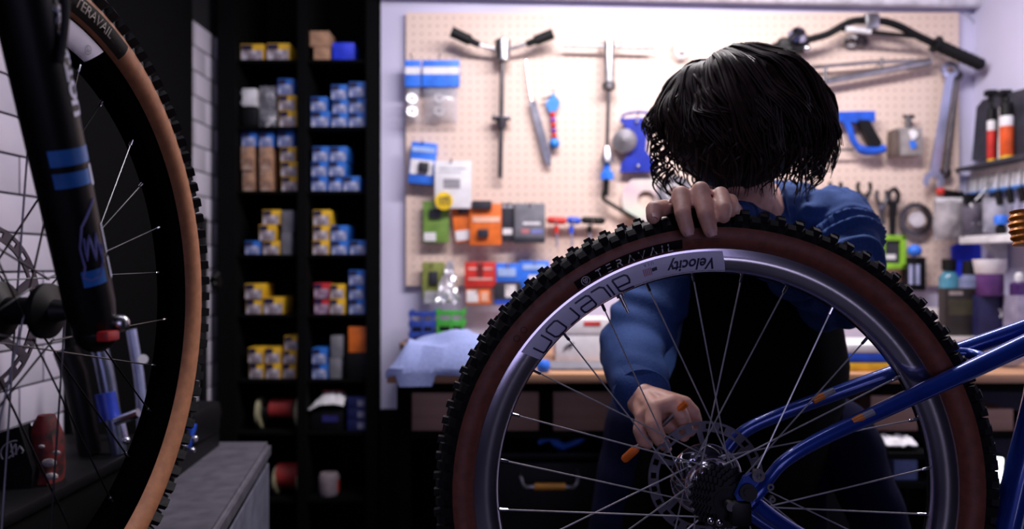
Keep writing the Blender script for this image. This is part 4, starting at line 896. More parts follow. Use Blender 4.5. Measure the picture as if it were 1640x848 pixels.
B().add(arc_paint(W1, [(.003, .003), (.003, -.0015), (.010, -.001), (.010, .0035)], .302, D(107), RIMH2), [(0, 1, 2, 3)]).build('flag_canton', INK, dc)
vs, fs = text2d('U S A', .0056); B().add(arc_paint(W1, [(x, y-.011) for x, y in vs], .302, D(106.8), RIMH2, flip=True), fs).build('lettering', mat('faded_violet', (.2, .14, .4), .5), dc)
# faint size marks on the sidewall
for ang in (142.5, 140, 95, 91):
    vs, fs = stroke2d([[(.004*math.cos(t*PI/6), .004*math.sin(t*PI/6)) for t in range(13)]] if ang > 100 else [[(-.006, 0), (.006, 0)], [(-.004, -.003), (.004, -.003)]], .0009)
    B().add(arc_paint(W1, vs, .331, D(ang), TYH2), fs).build('sidewall_mark', mat('dark_brown_print', (.07, .02, .012), .6), bike)
# valve
a = D(116.0); b = B(); p0 = W1(.2870, a, 0); p1 = W1(.2600, a, 0); dr = (p1-p0).normalized()
b.tube([p0, p0+dr*.004, p0+dr*.0041, p0+dr*.018, p0+dr*.0182, p1], [.0055, .0055, .003, .003, .0022, .0022], 10).build('valve', STEEL, bike)
# hub, cassette, rotor
n = E1[2]
cm = mat('hub_clear_alloy', (.58, .58, .70), .12, 1, scale=80)
B().lathe([(.008, -.062), (.012, -.055), (.013, -.034), (.037, -.030), (.037, -.022), (.030, -.016), (.026, 0), (.028, .012), (.036, .022), (.036, .028), (.020, .034), (.018, .05), (.008, .052)], C1, n, 40, E1).build('hub', cm, bike)
def cog(b, r, h, teeth, th=.0018, inner=.016):
    pr = []
    for i in range(teeth*4):
        a = 2*PI*i/(teeth*4); rr = r if i % 4 in (0, 1) else r-.0045; pr.append((rr, a))
    k = len(pr); vs = [W1(r_, a_, h) for r_, a_ in pr]+[W1(inner, a_, h) for _, a_ in pr]; vs += [p+n*th for p in vs]; fs = []
    for i in range(k):
        j = (i+1) % k; fs += [(i, j, k+j, k+i), (2*k+i, 3*k+i, 3*k+j, 2*k+j), (i, 2*k+i, 2*k+j, j), (k+i, k+j, 3*k+j, 3*k+i)]
    return b.add(vs, fs)
ca = B().cyl(C1+n*.034, C1+n*.062, .017, n=20).build('cassette', BLACK, bike)
for i, (r, tt) in enumerate(((.043, 24), (.040, 22), (.037, 20), (.034, 18), (.031, 16), (.028, 14), (.025, 12))):
    cog(B(), r, .0365+.0038*i, tt).build('cog', mat('black_cog', (.012, .012, .015), .35, .6), ca)
ro = B(); rs = 48
RO, RI_ = .080, .0655
# slotted ring built of segments with gaps for the holes
def ringseg(b, r0, r1, a0, a1, h, th=.0018, n_=3):
    vs = []; fs = []
    for i in range(n_+1):
        a = a0+(a1-a0)*i/n_; vs += [W1(r0, a, h), W1(r1, a, h), W1(r1, a, h+th), W1(r0, a, h+th)]
    for i in range(n_):
        q = i*4
        for j in range(4): fs.append((q+j, q+4+j, q+4+(j+1) % 4, q+(j+1) % 4))
    fs += [(0, 1, 2, 3), (n_*4, n_*4+3, n_*4+2, n_*4+1)]; b.add(vs, fs)
HR = -.044
for i in range(24):
    a = 2*PI*i/24; ringseg(ro, RI_, RI_+.0035, a, a+2*PI/24, HR); ringseg(ro, RO-.0035, RO, a, a+2*PI/24, HR)
    ringseg(ro, RI_+.0035, RO-.0035, a, a+2*PI/24*.55, HR, n_=2)
for i in range(6):
    a = 2*PI*i/6+.3
    ro.prism([W1(.017, a-.35, HR), W1(.017, a+.1, HR), W1(.066, a+.42, HR), W1(.066, a+.30, HR)], n*.0018)
ro.lathe([(.013, HR), (.023, HR), (.023, HR+.003), (.013, HR+.003)], C1, n, 30, E1, closed=True)
ro.build('brake_rotor', mat('rotor_steel', (.13, .12, .15), .5, 1), bike)
B().lathe([(.014, HR+.002), (.050, HR+.002), (.050, HR+.006), (.044, HR+.012), (.030, HR+.016), (.014, HR+.016)], C1, n, 36, E1).build('rotor_carrier', cm, bike)
for i in range(6):
    a = 2*PI*i/6; B().cyl(W1(.040, a, HR+.006), W1(.040, a, HR+.018), .004, n=8).build('rotor_bolt', CHROME, bike)
# stays, dropouts, bridge
FB = mat('frame_blue', (.012, .05, .34), .28, .35, vary=.1, coat=.8)
Ys = lambda u: .935+(u-1222)/438*.055
ns = smoothpath([P(1205, 800, .938), P(1222, 782, .938), P(1234, 764, .936), P(1258, 738, .936), P(1310, 706, .942), P(1400, 664, .952), P(1480, 627, .962), P(1560, 590, .972), P(1680, 534, .985)], 5)
k = len(ns); B().tube(ns, [.0075+.0055*max(0, (i/k-.3)/.7) for i in range(k)], 16).build('seat_stay', FB, bike)
fsy = smoothpath([P(1150, 745, 1.085), P(1185, 697, 1.085), P(1240, 668, 1.08), P(1330, 634, 1.068), P(1430, 598, 1.056), P(1560, 554, 1.04), P(1680, 512, 1.028)], 5)
k = len(fsy); B().tube(fsy, [.0085+.0035*i/k for i in range(k)], 16).build('seat_stay', FB, bike)
B().tube(smoothpath([P(1535, 566, 1.025), P(1552, 567, 1.02), P(1572, 572, 1.005), P(1585, 580, .982), P(1590, 586, .975)]), .0075, 12).build('stay_bridge', FB, bike)
B().tube(smoothpath([P(1208, 806, .94), P(1245, 835, .945), P(1300, 868, .955), P(1420, 930, .98)]), .010, 14).build('chain_stay', FB, bike)
B().tube(smoothpath([P(1140, 775, 1.08), P(1190, 815, 1.078), P(1260, 860, 1.07), P(1400, 930, 1.05)]), .010, 14).build('chain_stay', FB, bike)
B().prism([P(*q, .938) for q in ((1193, 765), (1204, 759), (1216, 766), (1224, 785), (1222, 806), (1205, 822), (1186, 815), (1178, 796))], (0, .009, 0)).build('dropout', FB, bike)
B().prism([P(*q, 1.084) for q in ((1122, 748), (1150, 735), (1166, 748), (1166, 775), (1146, 790), (1122, 775))], (0, .008, 0)).build('dropout', FB, bike)
B().cyl(P(1199, 790, .943), P(1199, 790, .931), .0105, n=24).cyl(P(1199, 790, .932), P(1199, 790, .928), .006, n=6).build('axle_nut', BLACK, bike)
B().cyl(C1+n*.08, C1-n*.08, .006, n=12).build('axle', DSTEEL, bike)
for q, r in (((1233, 780), .0045), ((1236, 800), .004), ((1214, 762), .008)):
    B().lathe([(r*.45, -.003), (r, -.003), (r, .003), (r*.45, .003)], P(*q, .932), n, 14, closed=True).build('eyelet_bolt', DSTEEL, bike)
B().box(*px(1166, 800, 1200, 840, .945)[:2], .93, .948, *px(1166, 800, 1200, 840, .945)[2:], bev=.006).build('derailleur', BLACK, bike)
for q in ((1138, 835), (1152, 838)): B().sph(P(*q, .935), .0045, 8).build('adjuster_screw', CHROME, bike)
# small orange stickers with grey ends on the stays
for nm, uu, vv, Y, du in (('stay_sticker', 1373, 671, .944, 1), ('stay_sticker', 1310, 637, 1.058, 1)):
    a_, b_ = P(uu-8, vv+5.5, Y), P(uu+9, vv-3, Y); B().tube([a_, b_], .0048, 10).build(nm, mat('sticker_orange', (.7, .2, .02), .4), bike)
    a_, b_ = P(uu+9, vv-3, Y), P(uu+26, vv-11, Y); B().tube([a_, b_], .0045, 10).build(nm, mat('sticker_grey', (.25, .26, .33), .4), bike)
# seat tube and the rest of the frame running out of the picture
B().tube([P(1600, 900, .99), P(1632, 760, .99), P(1662, 640, .99), P(1690, 480, .99)], .017, 18).build('seat_tube', FB, bike)
B().tube([P(1690, 480, .99), V((.742, .985, 1.28))], .0145, 16).build('seat_post', BLACK, bike)
B().tube([P(1684, 500, .99), V((1.0, .99, 1.12)), V((1.24, .99, 1.12))], .016, 16).build('top_tube', FB, bike)

# repair stand just right of the frame, orange ribbed knob in view
t = thing('repair_stand', 'repair stand at the right edge with an orange ribbed clamp knob', 'stand', V((.80, .92, 0)))
kp = P(1640, 365, .98); b = B(); pr = []
for i in range(33):
    a = i/32; pr.append((.0145+.0028*math.sin(a*PI)+.0012*math.cos(a*2*PI*5), -.022+.044*a))
b.lathe([(0, -.022)]+pr+[(0, .022)], kp+V((.001, 0, 0)), (0, .15, 1), 28).build('orange_knob', mat('orange_anodised', (.80, .27, .03), .35, .3), t)
B().cyl(kp+V((.01, 0, 0)), V((.80, .98, kp.z)), .006).build('clamp_screw', STEEL, t)
B().box(.758, .825, .965, 1.045, kp.z-.04, kp.z+.04, bev=.008).build('clamp_jaw', BLACK, t)
B().cyl((.80, 1.06, .03), (.80, 1.06, 1.6), .019).build('post', BLACK, t)
for a in (.3, 2.4, 4.5): B().tube([(.80, 1.06, .35), (.80+.35*math.cos(a), 1.06+.3*math.sin(a), .012)], .012).build('leg', BLACK, t)

# ---- left bicycle
yaw = D(87.56); n2 = V((math.sin(yaw), -math.cos(yaw), 0)); e12 = V((math.cos(yaw), math.sin(yaw), 0))
C2 = V((-.4817, .7621, H-.0467))-n2*.012; E2 = (e12, V((0, 0, 1)), n2)
bike2 = thing('bicycle', 'black fork bicycle with tan tyre walls filling the left edge', 'bicycle', C2)
W2, tyre2 = wheel(bike2, C2, *E2, mat('black_rim', (.001, .001, .0015), .32, spec=.0), TYRE, 28, D(20), (1, -1, -1, 1), (0, 95), mat('thin_spoke', (.09, .09, .10), .30, 1), seed=9)
tl = band(B(), W2, .3205, .3405, D(101), D(64.5), TYH, 30, 5).build('tyre_label', MATS['label_black'], bike2)
vs, fs = text2d('TERAVAIL', .0150); vs = [(x*1.06, y-.005) for x, y in vs]
B().add(arc_paint(W2, vs, .3305, D(76.0), TYH2), fs).build('lettering', mat('pale_print', (.55, .48, .42), .6), tl)
dc = band(B(), W2, .289, .3155, D(112), D(70), RIMH, 40, 9, skew=-.06).build('rim_decal', mat('rim_decal_white', (.66, .64, .80), .4, vary=.05), bike2)
vs, fs = stroke2d([[(.005*math.cos(t*PI/8), .005*math.sin(t*PI/8)) for t in range(17)], [(-.003, .002), (-.001, -.003), (0, .001), (.001, -.003), (.003, .002)]], .0008)
B().add(arc_paint(W2, vs, .300, D(73), RIMH2), fs).build('ring_emblem', GREY, dc)
B().lathe([(.006, -.05), (.02, -.04), (.022, -.028), (.030, -.026), (.03, -.02), (.014, -.012), (.014, .016), (.028, .024), (.028, .03), (.012, .036), (.008, .05)], C2, n2, 32, E2).build('hub', BLACK, bike2)
ro = B(); W1s = W1; W1 = W2; n_keep = n; n = n2; HR = -.042
for i in range(24):
    a = 2*PI*i/24; 
    for (q0, q1, f_) in ((.076, .080, 1), (.086, .090, 1), (.080, .086, .55)): ringseg(ro, q0, q1, a, a+2*PI/24*f_, HR, n_=2)
for i in range(6):
    a = 2*PI*i/6; ro.prism([W2(.017, a-.35, HR), W2(.017, a+.1, HR), W2(.078, a+.42, HR), W2(.078, a+.30, HR)], n2*.0018)
ro.build('brake_rotor', MATS['rotor_steel'], bike2); W1 = W1s; n = n_keep
# fork
FK = mat('fork_black', (.002, .002, .003), .4, spec=.3)
Bn = V((-.417, .757, H-.058)); Tn = V((-.417, .757-.130, H+.285)); ax = (Tn-Bn).normalized()
fr = B().tube([Bn-ax*.012, Bn+ax*.02, Bn+ax*.10, Tn], [.019, .023, .0235, .0255], 28).sph(Bn-ax*.01, .021, 16)
fr.build('fork_leg', FK, bike2)
Bf = Bn-V((.128, 0, 0)); Tf = Tn-V((.128, 0, 0))
B().tube([Bf-ax*.012, Bf+ax*.02, Tf], [.017, .023, .025], 24).sph(Bf-ax*.01, .02, 14).build('fork_leg', FK, bike2)
B().tube([Tn+ax*.0, Tn+ax*.12], .0175, 20).tube([Tf, Tf+ax*.12], .0175, 20).build('stanchion', mat('dark_stanchion', (.02, .02, .022), .2, .5), bike2)
B().tube([Tn+ax*.12+V((.02, 0, 0)), Tf+ax*.12-V((.02, 0, 0))], .03, 16, flat=.8).cyl((Tn+Tf)/2+ax*.1, (Tn+Tf)/2+ax*.32, .026).build('fork_crown', FK, bike2)
B().tube([Tn-ax*.03+V((-.01, .03, 0)), (Tn+Tf)/2-ax*.005+V((0, .05, .01)), Tf-ax*.03+V((.01, .03, 0))], .014, 12).build('fork_arch', FK, bike2)
B().tube(smoothpath([(Tn+Tf)/2+ax*.18, V((-.48, .42, 1.45)), V((-.50, -.05, 1.1)), V((-.5, -.12, .75))], 6), .022, 14).tube(smoothpath([(Tn+Tf)/2+ax*.30, V((-.48, .3, 1.58)), V((-.5, -.3, 1.5))], 6), .018, 14).build('frame', FK, bike2)
# decals wrapped on the near fork leg
side = ax.cross(V((1, 0, 0))).normalized()
def LEG(phi, s, lift=.0006):     # phi: 0 faces +X, positive toward the camera
    r = (.023 if s < .02 else .0235+.002*max(0, (s-.10))/.27)+lift
    fwd = V((0, -1, 0)); fwd = (fwd-ax*fwd.dot(ax)).normalized()
    return Bn+ax*s+(V((1, 0, 0))*math.cos(phi)+fwd*math.sin(phi))*r
def legpatch(b, p0, p1, s0, s1, n_=10, sl=0, lift=.0006):
    vs = []; fs = []
    for i in range(n_+1):
        ph = p0+(p1-p0)*i/n_
        for s in (s0, s1): vs.append(LEG(ph, s+sl*(ph-p0), lift))
    for i in range(n_): fs.append((2*i, 2*i+1, 2*i+3, 2*i+2))
    return b.add(vs, fs)
STR = mat('decal_blue', (.03, .16, .52), .35)
legpatch(B(), -.35, 1.35, .163, .178).build('blue_stripe', STR, bike2)
legpatch(B(), -.10, 1.35, .143, .157).build('blue_stripe', STR, bike2)
legpatch(B(), .15, 1.1, .046, .062).build('blue_stripe', STR, bike2)
DW = mat('decal_white', (.62, .64, .85), .4)
for q in ((-.55, -.15, .140, .160), (-.6, -.2, .046, .068), (-.5, -.22, .072, .102)): legpatch(B(), *q, 4).build('white_patch', DW, bike2)
b = B()
vs, fs = text2d('MANITOU', .020, .0011)
x0_ = min(x for x, y in vs); x1_ = max(x for x, y in vs)
b.add([LEG(-.45+(y/.0145)*.58, .30-(x-x0_)/(x1_-x0_)*.095) for x, y in vs], fs).build('fork_lettering', DW, bike2)
b = B()
def legline(pts, w_=.0011): 
    q = []
    for p, r in zip(pts, pts[1:]): q += [(p[0]+(r[0]-p[0])*j/4, p[1]+(r[1]-p[1])*j/4) for j in range(4)]
    b.tube([LEG(p, s, .0002) for p, s in q+[pts[-1]]], w_, 5)
em = [(.0, .128), (.35, .118), (.75, .105), (.95, .085), (.92, .066), (1.05, .056), (.8, .052), (.45, .054), (.15, .066), (.02, .084)]
legline(em)
legline([(.75, .094), (.80, .072), (.55, .096), (.45, .07), (.25, .096), (.12, .066)])
b.build('fork_emblem', mat('emblem_lilac', (.16, .17, .42), .4), bike2)
c = LEG(.6, -.008); B().box(c.x-.006, c.x+.006, c.y-.011, c.y+.011, c.z-.005, c.z+.005, bev=.002).build('red_tab', mat('tab_red', (.5, .02, .02), .4), bike2)
ce = LEG(-.3, -.004); B().cyl(C2+n2*.035, C2+n2*.09, .008).sph(ce, .009, 12).build('axle_lever', STEEL, bike2)
B().sph(C2+n2*.088, .008, 10).build('axle_end', CHROME, bike2)
B().tube(smoothpath([Tn+V((.02, .01, .02)), Tn+V((.03, .03, -.05)), Tn+V((.026, .03, -.11))]), .0035, 8).build('brake_hose', RUB, bike2)
B().box(-.585, -.555, .60, .70, 1.09, 1.15, bev=.008).build('brake_caliper', BLACK, bike2)

# ------------------------------------------------------------ things behind the left wheel
t = thing('low_cabinet', 'black low cabinet at the tiled wall behind the left wheel', 'cabinet', (-.84, 1.25, 0))
zq = .80
B().box(XL+.009, -.735, 1.0, 1.60, 0, zq-.02, bev=.003).build('body', MATTE, t); B().box(XL+.009, -.728, .99, 1.61, zq-.02, zq, bev=.004).build('top', BLACK, t)
t = thing('black_pouch', 'black pouch with a white printed ring and lettering, lower left', 'pouch', (-.79, 1.2, zq))
a = [P(-25, 690, 1.22), P(30, 672, 1.22), P(52, 742, 1.22), P(50, 770, 1.22), P(-25, 770, 1.22)]
mz = min(p.z for p in a); off = zq+.0005-mz
a = [p+V((0, 0, off*(1 if p.z < mz+.03 else 1))) for p in a]
a = [V((p.x, p.y, max(p.z, zq+.0005))) for p in a]
B().prism(a, (0, .03, 0)).build('pouch', BLACK, t)
em = B(); o_ = V((0, -.001, off))
arcp = [P(28-26*math.sin(i*.16), 712-20*math.cos(i*.16)+2, 1.22)+o_ for i in range(0, 14)]
em.tube(arcp, .0013, 5)
for q in ([(18, 698), (22, 720)], [(18, 712), (26, 699)], [(26, 700), (27, 716)], [(24, 716), (33, 702)], [(14, 722), (22, 716)], [(34, 704), (38, 710), (36, 714)]): em.tube([P(*z, 1.22)+o_ for z in q], .0016, 5)
em.build('printed_emblem', mat('grey_white_print', (.4, .38, .4), .6), t)
t = thing('patterned_bag', 'small black and red patterned bag with white flecks beside the black pouch', 'bag', (-.77, 1.25, zq))
RK = mat('red_knit', (.16, .006, .006), .7, scale=55, col2=(.008, .003, .003)); fl_ = mat('dirty_white', (.42, .38, .38), .6)
c = P(74, 735, 1.26); b = B()
def lump(u, v):
    a = 2*PI*u; zz = zq+.0005+.11*v; r = .026*(1-.55*v**3)*(1+.25*NZ.noise(V((math.cos(a)*1.5, math.sin(a)*1.5, v*3)))); return (c.x+math.cos(a)*r*1.1, c.y+math.sin(a)*r, zz)
pf = [[lump(i/18, j/9) for j in range(10)] for i in range(18)]; vs = [p for q in pf for p in q]+[(c.x, c.y, zq+.112), (c.x, c.y, zq+.0005)]
fs = [(i*10+j, ((i+1) % 18)*10+j, ((i+1) % 18)*10+j+1, i*10+j+1) for i in range(18) for j in range(9)]+[(i*10+9, ((i+1) % 18)*10+9, 180) for i in range(18)]+[(((i+1) % 18)*10, i*10, 181) for i in range(18)]
b.add(vs, fs).build('bag', RK, t)
for q in ((78, 742, 9), (82, 764, 8), (90, 726, 5), (66, 716, 4)):
    B().sph(V((P(q[0], 0, 1.235).x, c.y-.024, H-(q[1]-424)/F*1.235)), q[2]*.0011, 8, (1.3, .6, .7)).build('white_patch', fl_, t)
t = thing('suspension_fork', 'silver blue suspension fork standing behind the left wheel hub', 'fork', (-.76, 1.35, zq))
B().tube([V((-.745, 1.44, zq+.001)), P(168, 600, 1.44), P(150, 520, 1.44), P(140, 470, 1.44)], [.014, .017, .016, .014], 14).build('stanchion', mat('silver_blue', (.22, .25, .36), .25, .8), t)
B().tube([P(176, 672, 1.43), P(168, 630, 1.43)], .0185, 14).build('blue_sleeve', mat('sleeve_blue', (.02, .05, .42), .35), t)
B().tube([V((-.80, 1.44, zq+.001)), P(120, 600, 1.44), P(105, 560, 1.44)], [.02, .022, .022], 14).build('lower_leg', BLACK, t)
B().cyl(P(185, 676, 1.42), P(222, 662, 1.42), .009).sph(P(202, 706, 1.42), .008, 10).tube([P(196, 676, 1.42), P(202, 706, 1.42)], .005).build('axle_bolts', CHROME, t)
t = thing('pale_tube', 'pale blue tube with a round white end cap, seen past the hub', 'tube', P(225, 575, 1.4))
B().tube([P(210, 528, 1.56), P(222, 600, 1.56), P(226, 640, 1.56), V((-.76, 1.56, zq+.001))], .010, 12).build('tube', mat('pale_tube_blue', (.35, .38, .6), .3, .4), t)
B().cyl(P(229, 576, 1.55), P(229, 576, 1.54), .010, n=16).build('round_cap', PAPER, t)
bottle('blue_spray', 'small blue and white bottle beside the red patterned shoe', 58, 1.3, 0, [('body', [(0, 0), (.016, 0), (.016, .05), (.008, .06)], BLUE), ('cap', [(.008, .06), (.010, .085), (0, .087)], PAPER)], z=zq)

# ------------------------------------------------------------ the mechanic
SKIN = mat('skin', (.72, .39, .29), .5, scale=60, vary=.12, bump=.08)
man = thing('person', 'person with dark wavy bobbed hair in a blue shirt, bowed over the wheel', 'person', (.37, 1.45, 0))
hc = P(1178, 200, 1.215); fd = V((-.06, -.50, -.86)).normalized(); up = V((0, -.86, .50)); rt = V((1, 0, 0))
sR = P(1338, 358, 1.40); eR = P(1342, 478, 1.235); wR = P(1168, 352, 1.105)      # picture right arm (their left)
sL = P(1080, 414, 1.40); eL = P(1012, 560, 1.30); wL = P(1030, 640, 1.125)
chest = P(1200, 450, 1.46); belly = P(1205, 640, 1.50); pelv = V((.40, 1.54, .90)); nb = P(1195, 345, 1.37)
b = B()
b.sph(hc, .1, 24, (.78, .90, .98))
b.sph(hc+fd*.03-up*.05, .068, 20, (.9, 1, 1)); b.sph(hc+fd*.045-up*.088, .03, 14)          # jaw, chin
b.sph(hc+fd*.098-up*.03, .013, 10); b.sph(hc+fd*.09-up*.012, .010, 10)                      # nose
for s in (-1, 1):
    b.sph(hc+rt*s*.076-up*.02, .018, 10, (.4, 1, 1.4)); b.sph(hc+fd*.082+rt*s*.03+up*.012, .014, 10)
capsule(b, [hc-up*.05, P(1188, 315, 1.29), nb], [.058, .054, .07], 20)
capsule(b, [nb, chest, belly, pelv], [.075, .12, .115, .12], 20)
capsule(b, [nb, sR], [.045, .045]); capsule(b, [nb, sL], [.045, .045])
capsule(b, [sR, eR, wR], [.05, .042, .027]); capsule(b, [sL, eL, wL], [.05, .042, .027])
for s in (-1, 1): capsule(b, [pelv+V((s*.08, 0, -.02)), V((.40+s*.17, 1.56, .48)), V((.40+s*.20, 1.60, .10))], [.09, .06, .045], 16)
NAIL = []
def finger(pts, rs, nail=None):
    capsule(b, [P(*q) for q in pts], rs, 12)
    if nail is not None: NAIL.append((P(*pts[-1]), P(*pts[-2]), nail, rs[-1]))
# hand on top of the tyre
M1 = [(1100, 322, 1.055), (1126, 316, 1.055), (1150, 320, 1.06), (1168, 328, 1.07)]
for q in M1: capsule(b, [wR, P(*q)], [.024, .0135], 12)
capsule(b, [P(*M1[0]), P(*M1[1]), P(*M1[2]), P(*M1[3])], [.0135]*4, 12)
finger([M1[0], (1090, 312, .990), (1094, 345, .962), (1101, 369, .958)], [.0122, .0122, .0108, .0095], V((0, -1, .1)))
finger([M1[1], (1122, 305, .988), (1130, 345, .960), (1138, 370, .956)], [.0122, .0122, .0108, .0095], V((0, -1, .1)))
finger([M1[2], (1154, 312, .991), (1160, 335, .963), (1159, 347, .958)], [.012, .0112, .0104, .0092])
finger([M1[3], (1170, 322, 1.015), (1172, 334, .99), (1170, 340, .982)], [.011, .010, .009, .008])
capsule(b, [P(1150, 340, 1.085), P(1090, 338, 1.04)], [.02, .014])
finger([(1092, 337, 1.04), (1066, 333, 1.0), (1048, 336, .978), (1046, 348, .968)], [.014, .0115, .0118, .0095], V((.25, -1, .15)))
# lower hand
M2 = [(1096, 648, 1.094), (1077, 645, 1.084), (1047, 654, 1.076), (1030, 668, 1.086)]
for q in M2: capsule(b, [wL, P(*q)], [.024, .0125], 12)
capsule(b, [P(*q) for q in M2], [.012]*4, 12)
finger([M2[0], (1110, 660, 1.092), (1115, 675, 1.098), (1108, 688, 1.103)], [.012, .0100, .0092, .0082])
finger([M2[1], (1092, 667, 1.074), (1100, 687, 1.078), (1095, 699, 1.086)], [.012, .0112, .0098, .0086])
finger([M2[2], (1046, 682, 1.060), (1056, 703, 1.062), (1064, 713, 1.070)], [.0125, .0122, .0108, .0094], V((.2, -1, -.1)))
finger([M2[3], (1024, 690, 1.080), (1029, 706, 1.084), (1038, 712, 1.090)], [.0112, .0098, .0088, .0078])
capsule(b, [wL, P(1062, 672, 1.115)], [.022, .016])
finger([(1062, 674, 1.115), (1086, 690, 1.105), (1104, 690, 1.098)], [.0155, .012, .010])
remesh(b, 'body', .0024, 4, SKIN, man)
nb_ = B()
for tip, prev, nd, r in NAIL:
    d = (tip-prev).normalized(); nd = (nd-d*nd.dot(d)).normalized(); x = d.cross(nd); c = tip+d*r*.15+nd*r*.80
    vs = []; 
    for i in range(5):
        for j in range(5):
            u = (i/4-.5)*2; v = (j/4-.5)*2; k = 1-.25*max(0, v)*u*u
            vs.append(c+x*u*r*.62*k+d*v*r*.75+nd*(.0014-.0022*u*u))
    nb_.add(vs, [(i*5+j, i*5+j+1, i*5+j+6, i*5+j+5) for i in range(4) for j in range(4)])
nb_.build('fingernails', mat('nail', (.72, .42, .38), .45), man)
# shirt
SH_ = mat('denim_shirt', (.022, .058, .195), .85, scale=400, vary=.2, bump=.25, spec=.2)
b = B()
shR = sR
capsule(b, [nb+V((0, .02, -.03)), chest, belly, pelv+V((0, 0, -.02))], [.10, .155, .15, .16], 24)
capsule(b, [nb+V((.03, .012, -.012)), sR], [.078, .066], 20); capsule(b, [nb+V((-.02, .012, -.045)), sL], [.064, .064], 20)
capsule(b, [sR, sR.lerp(eR, .45)+V((.010, -.01, .01)), eR, eR.lerp(wR, .9)], [.066, .062, .055, .038], 20)
capsule(b, [sL, eL, eL.lerp(wL, .86)], [.066, .057, .043], 20)
def seg(p, a, c):
    t = max(0, min(1, (p-a).dot(c-a)/(c-a).length_squared)); return t, (p-(a+(c-a)*t)).length
def folds(p, n_):
    tr, dr = seg(p, sR, eR); t2, d2 = seg(p, eR, wR); tl_, dl = seg(p, sL, eL); t3, d3 = seg(p, eL, wL)
    x = .004*NZ.noise(p*14)
    if dr < .1:
        q = p-sR; ph = 70*(tr*.22+q.x*.55)+3.2*NZ.noise(p*11); am = .6+.7*NZ.noise(p*7+V((3, 1, 2)))
        x += am*(.0085*math.sin(ph*2.0)*min(1, 3*tr+.35)+.0045*math.sin(ph*3.7+1))+.0025*NZ.noise(p*40)
    elif dl < .1 or d3 < .08: x += .0075*(.4+NZ.noise(p*8))*math.sin(p.z*120+p.x*60+4*NZ.noise(p*10))
    elif d2 < .08: x += .005*math.sin(t2*34+2*NZ.noise(p*11))
    else: x += .006*NZ.noise(V((p.x*9, p.y*9, p.z*20)))
    return x
remesh(b, 'shirt', .0055, 4, SH_, man, folds)
# collar and cuff
def coll(u, v):
    a = -.9+1.9*u; r = .078+.012*v; return (nb.x+math.cos(a)*r, nb.y+.012+math.sin(a)*r, nb.z+.040-.05*v-.012*math.cos(a*2))
B().sheet(coll, 16, 5, (.001, .001, .003)).build('collar', SH_, man)
d = (wL-eL).normalized(); c = eL.lerp(wL, .86); x, y, _ = frame(d); cf = []
B().lathe([(.036, -.028), (.0445, -.028), (.043, .014), (.0365, .016)], c, d, 28, closed=True).build('cuff', SH_, man)
d = (wR-eR).normalized(); c = eR.lerp(wR, .88); B().lathe([(.031, -.02), (.040, -.02), (.039, .016), (.032, .016)], c, d, 28, closed=True).build('cuff', SH_, man)
# apron and trousers
def apr(u, v):
    z = 1.215-.80*v; a = -PI/2+(u-.5)*2.5*(.72+.28*min(1, v*2.2)); c_ = nb.lerp(chest, min(1, v*3.2)) if v < .31 else chest.lerp(pelv, min(1, (v-.31)/.32))
    rx = .135+.055*min(1, v*2.5)+.05*max(0, v-.5); ry = .128+.045*min(1, v*2.5)
    return (c_.x+math.cos(a)*rx, c_.y+math.sin(a)*ry-.01-.05*max(0, v-.5)+.006*NZ.noise(V((u*8, v*5, 1))), z)
B().sheet(apr, 26, 30, (0, .003, 0)).build('apron', mat('black_apron', (.0008, .0008, .0012), .9, spec=.1), man)
b = B()
for s in (-1, 1):
    capsule(b, [pelv+V((0, 0, -.02)), pelv+V((s*.085, 0, -.06)), V((.40+s*.17, 1.56, .48)), V((.40+s*.20, 1.60, .09))], [.15, .125, .095, .075], 20)
capsule(b, [pelv, P(1350, 690, 1.46), P(1412, 845, 1.46)], [.12, .06, .055], 20)
remesh(b, 'trousers', .008, 4, mat('navy_denim', (.0025, .004, .028), .9, scale=300, spec=.15), man, lambda p, n_: .006*NZ.noise(V((p.x*10, p.y*10, p.z*16))))
for s in (-1, 1):
    x = .40+s*.205; B().tube(smoothpath([V((x, 1.66, .05)), V((x, 1.58, .055)), V((x+s*.01, 1.50, .042)), V((x+s*.015, 1.41, .032))]), [.04]*5+[.046]*5+[.044]*5+[.038]*4, 14, flat=.95).box(x-.048+s*.006, x+.048+s*.006, 1.38, 1.70, .0, .022, bev=.009).build('shoe', BLACK, man)
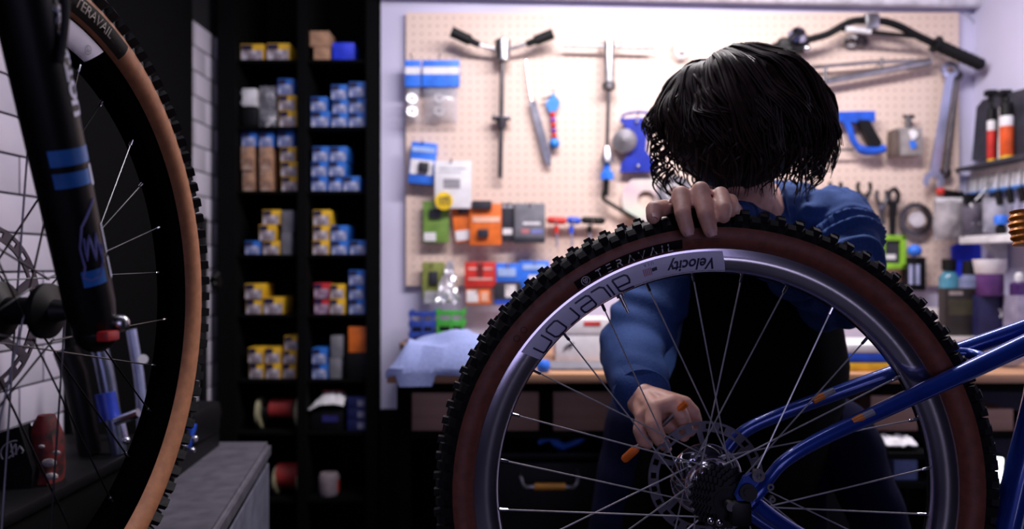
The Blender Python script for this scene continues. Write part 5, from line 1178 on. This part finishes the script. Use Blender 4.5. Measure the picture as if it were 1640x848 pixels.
# hair
HAIR = mat('dark_hair', (.020, .0072, .0055), .58, scale=120, vary=.4, spec=.35)
b = B(); hcc = P(1178, 196, 1.20)
cap_ = B().sph(hcc, .108, 36, (1.02, 1.0, .98)); 
b.v += cap_.v; b.f += cap_.f; b.m += cap_.m
R0 = random.Random(11)
kax = V((-.34, -.10, .93)).normalized(); kx = kax.cross(V((0, 1, 0))).normalized(); ky = kax.cross(kx)
for cl in range(150):
    ph0 = R0.uniform(0, 2*PI); th0 = R0.uniform(0, 1) ; th0 = .03+1.1*th0*th0; lift0 = R0.uniform(-.004, .014); wav = R0.uniform(.004, .012); wf = R0.uniform(2.2, 4.5); wp = R0.uniform(0, 6.28)
    end0 = R0.uniform(-.11, -.065); swirl = R0.uniform(-.18, .18); L = R0.uniform(.9, 1.25); flip = R0.uniform(-.008, .010); thE = 1.76+.50*(kx*math.cos(ph0)+ky*math.sin(ph0)).x
    for st in range(9):
        ph = ph0+R0.gauss(0, .055); dt = R0.uniform(-.03, .05); nst = 13; path = []; rr = []; wj = R0.uniform(.75, 1.25); pj = wp+R0.gauss(0, .35); lift = lift0+R0.uniform(-.003, .003); end = end0+R0.uniform(-.012, .012)
        for k in range(nst+1):
            f_ = k/nst; th = th0+dt+(thE-th0)*f_*L; pa = ph+swirl*f_*f_
            d = kax*math.cos(th)+(kx*math.cos(pa)+ky*math.sin(pa))*math.sin(th)
            rad = .109+lift*min(1, th*1.6)+.016*max(0, th-.8)+.010*NZ.noise(d*2.6+V((4, 2, 7)))
            q = hcc+V((d.x*rad*1.05, d.y*rad, d.z*rad*.98)); tang = kax.cross(d).normalized()
            g = wav*wj*f_**1.2
            q += tang*math.sin(wf*f_*2.4+pj)*g+d*(math.cos(wf*f_*2.4+pj)*g*.7+flip*max(0, f_-.65)*2.5)
            if q.z-hcc.z < end: q.z = hcc.z+end+.25*(q.z-hcc.z-end)
            path.append(q); rr.append((.0030 if st else .0042)*(1-.8*max(0, (k-5)/(nst-5))))
        b.tube(path, rr, 5, flat=.75)
# loose curls at the ends and over the forehead
for i in range(230):
    a = R0.uniform(0, 2*PI); s = hcc+V((math.cos(a)*.122, math.sin(a)*.112, R0.uniform(-.085, -.02))); out = V((math.cos(a), math.sin(a), 0)); tg = V((-math.sin(a), math.cos(a), 0)); path = []
    cr = R0.uniform(.004, .012); sg = R0.choice((-1, 1)); ln = R0.uniform(.02, .045)
    for k in range(11):
        t = k/10; path.append(s+V((0, 0, -ln*t))+out*(cr*math.sin(t*5))+tg*sg*cr*(1-math.cos(t*4)))
    b.tube(path, [.0022*(1-.8*k/10) for k in range(11)], 4)
# fringe falling forward over the face
for i in range(90):
    s = hcc+V((R0.uniform(-.085, .075), -.085+R0.uniform(-.015, .01), -.055)); e_ = s+V((R0.uniform(-.015, .015), R0.uniform(.0, .03), R0.uniform(-.075, -.035))); m_ = s.lerp(e_, .5)+V((R0.uniform(-.006, .006), -.006, 0))
    b.tube(smoothpath([s, m_, e_], 4), [.0036-.0034*k/8 for k in range(9)], 5)
b.build('hair', HAIR, man)
# the tool in the lower hand
t = thing('orange_pick', 'slim orange-ended pick held in the lower hand behind the spokes', 'pick', P(1050, 690, 1.09))
a, c = P(1099, 646, 1.068), P(998, 738, 1.098); dd = (c-a)
B().cyl(a+dd*.0, a+dd*.12, .0055, n=6).build('top_end', mat('pick_orange', (.80, .16, .01), .45), t)
B().cyl(a+dd*.12, a+dd*.78, .0038, n=10).build('shaft', STEEL, t)
B().tube([a+dd*.76, a+dd*.80, a+dd*.97, c], [.004, .0062, .0062, .004], 10).build('handle', MATS['pick_orange'], t)
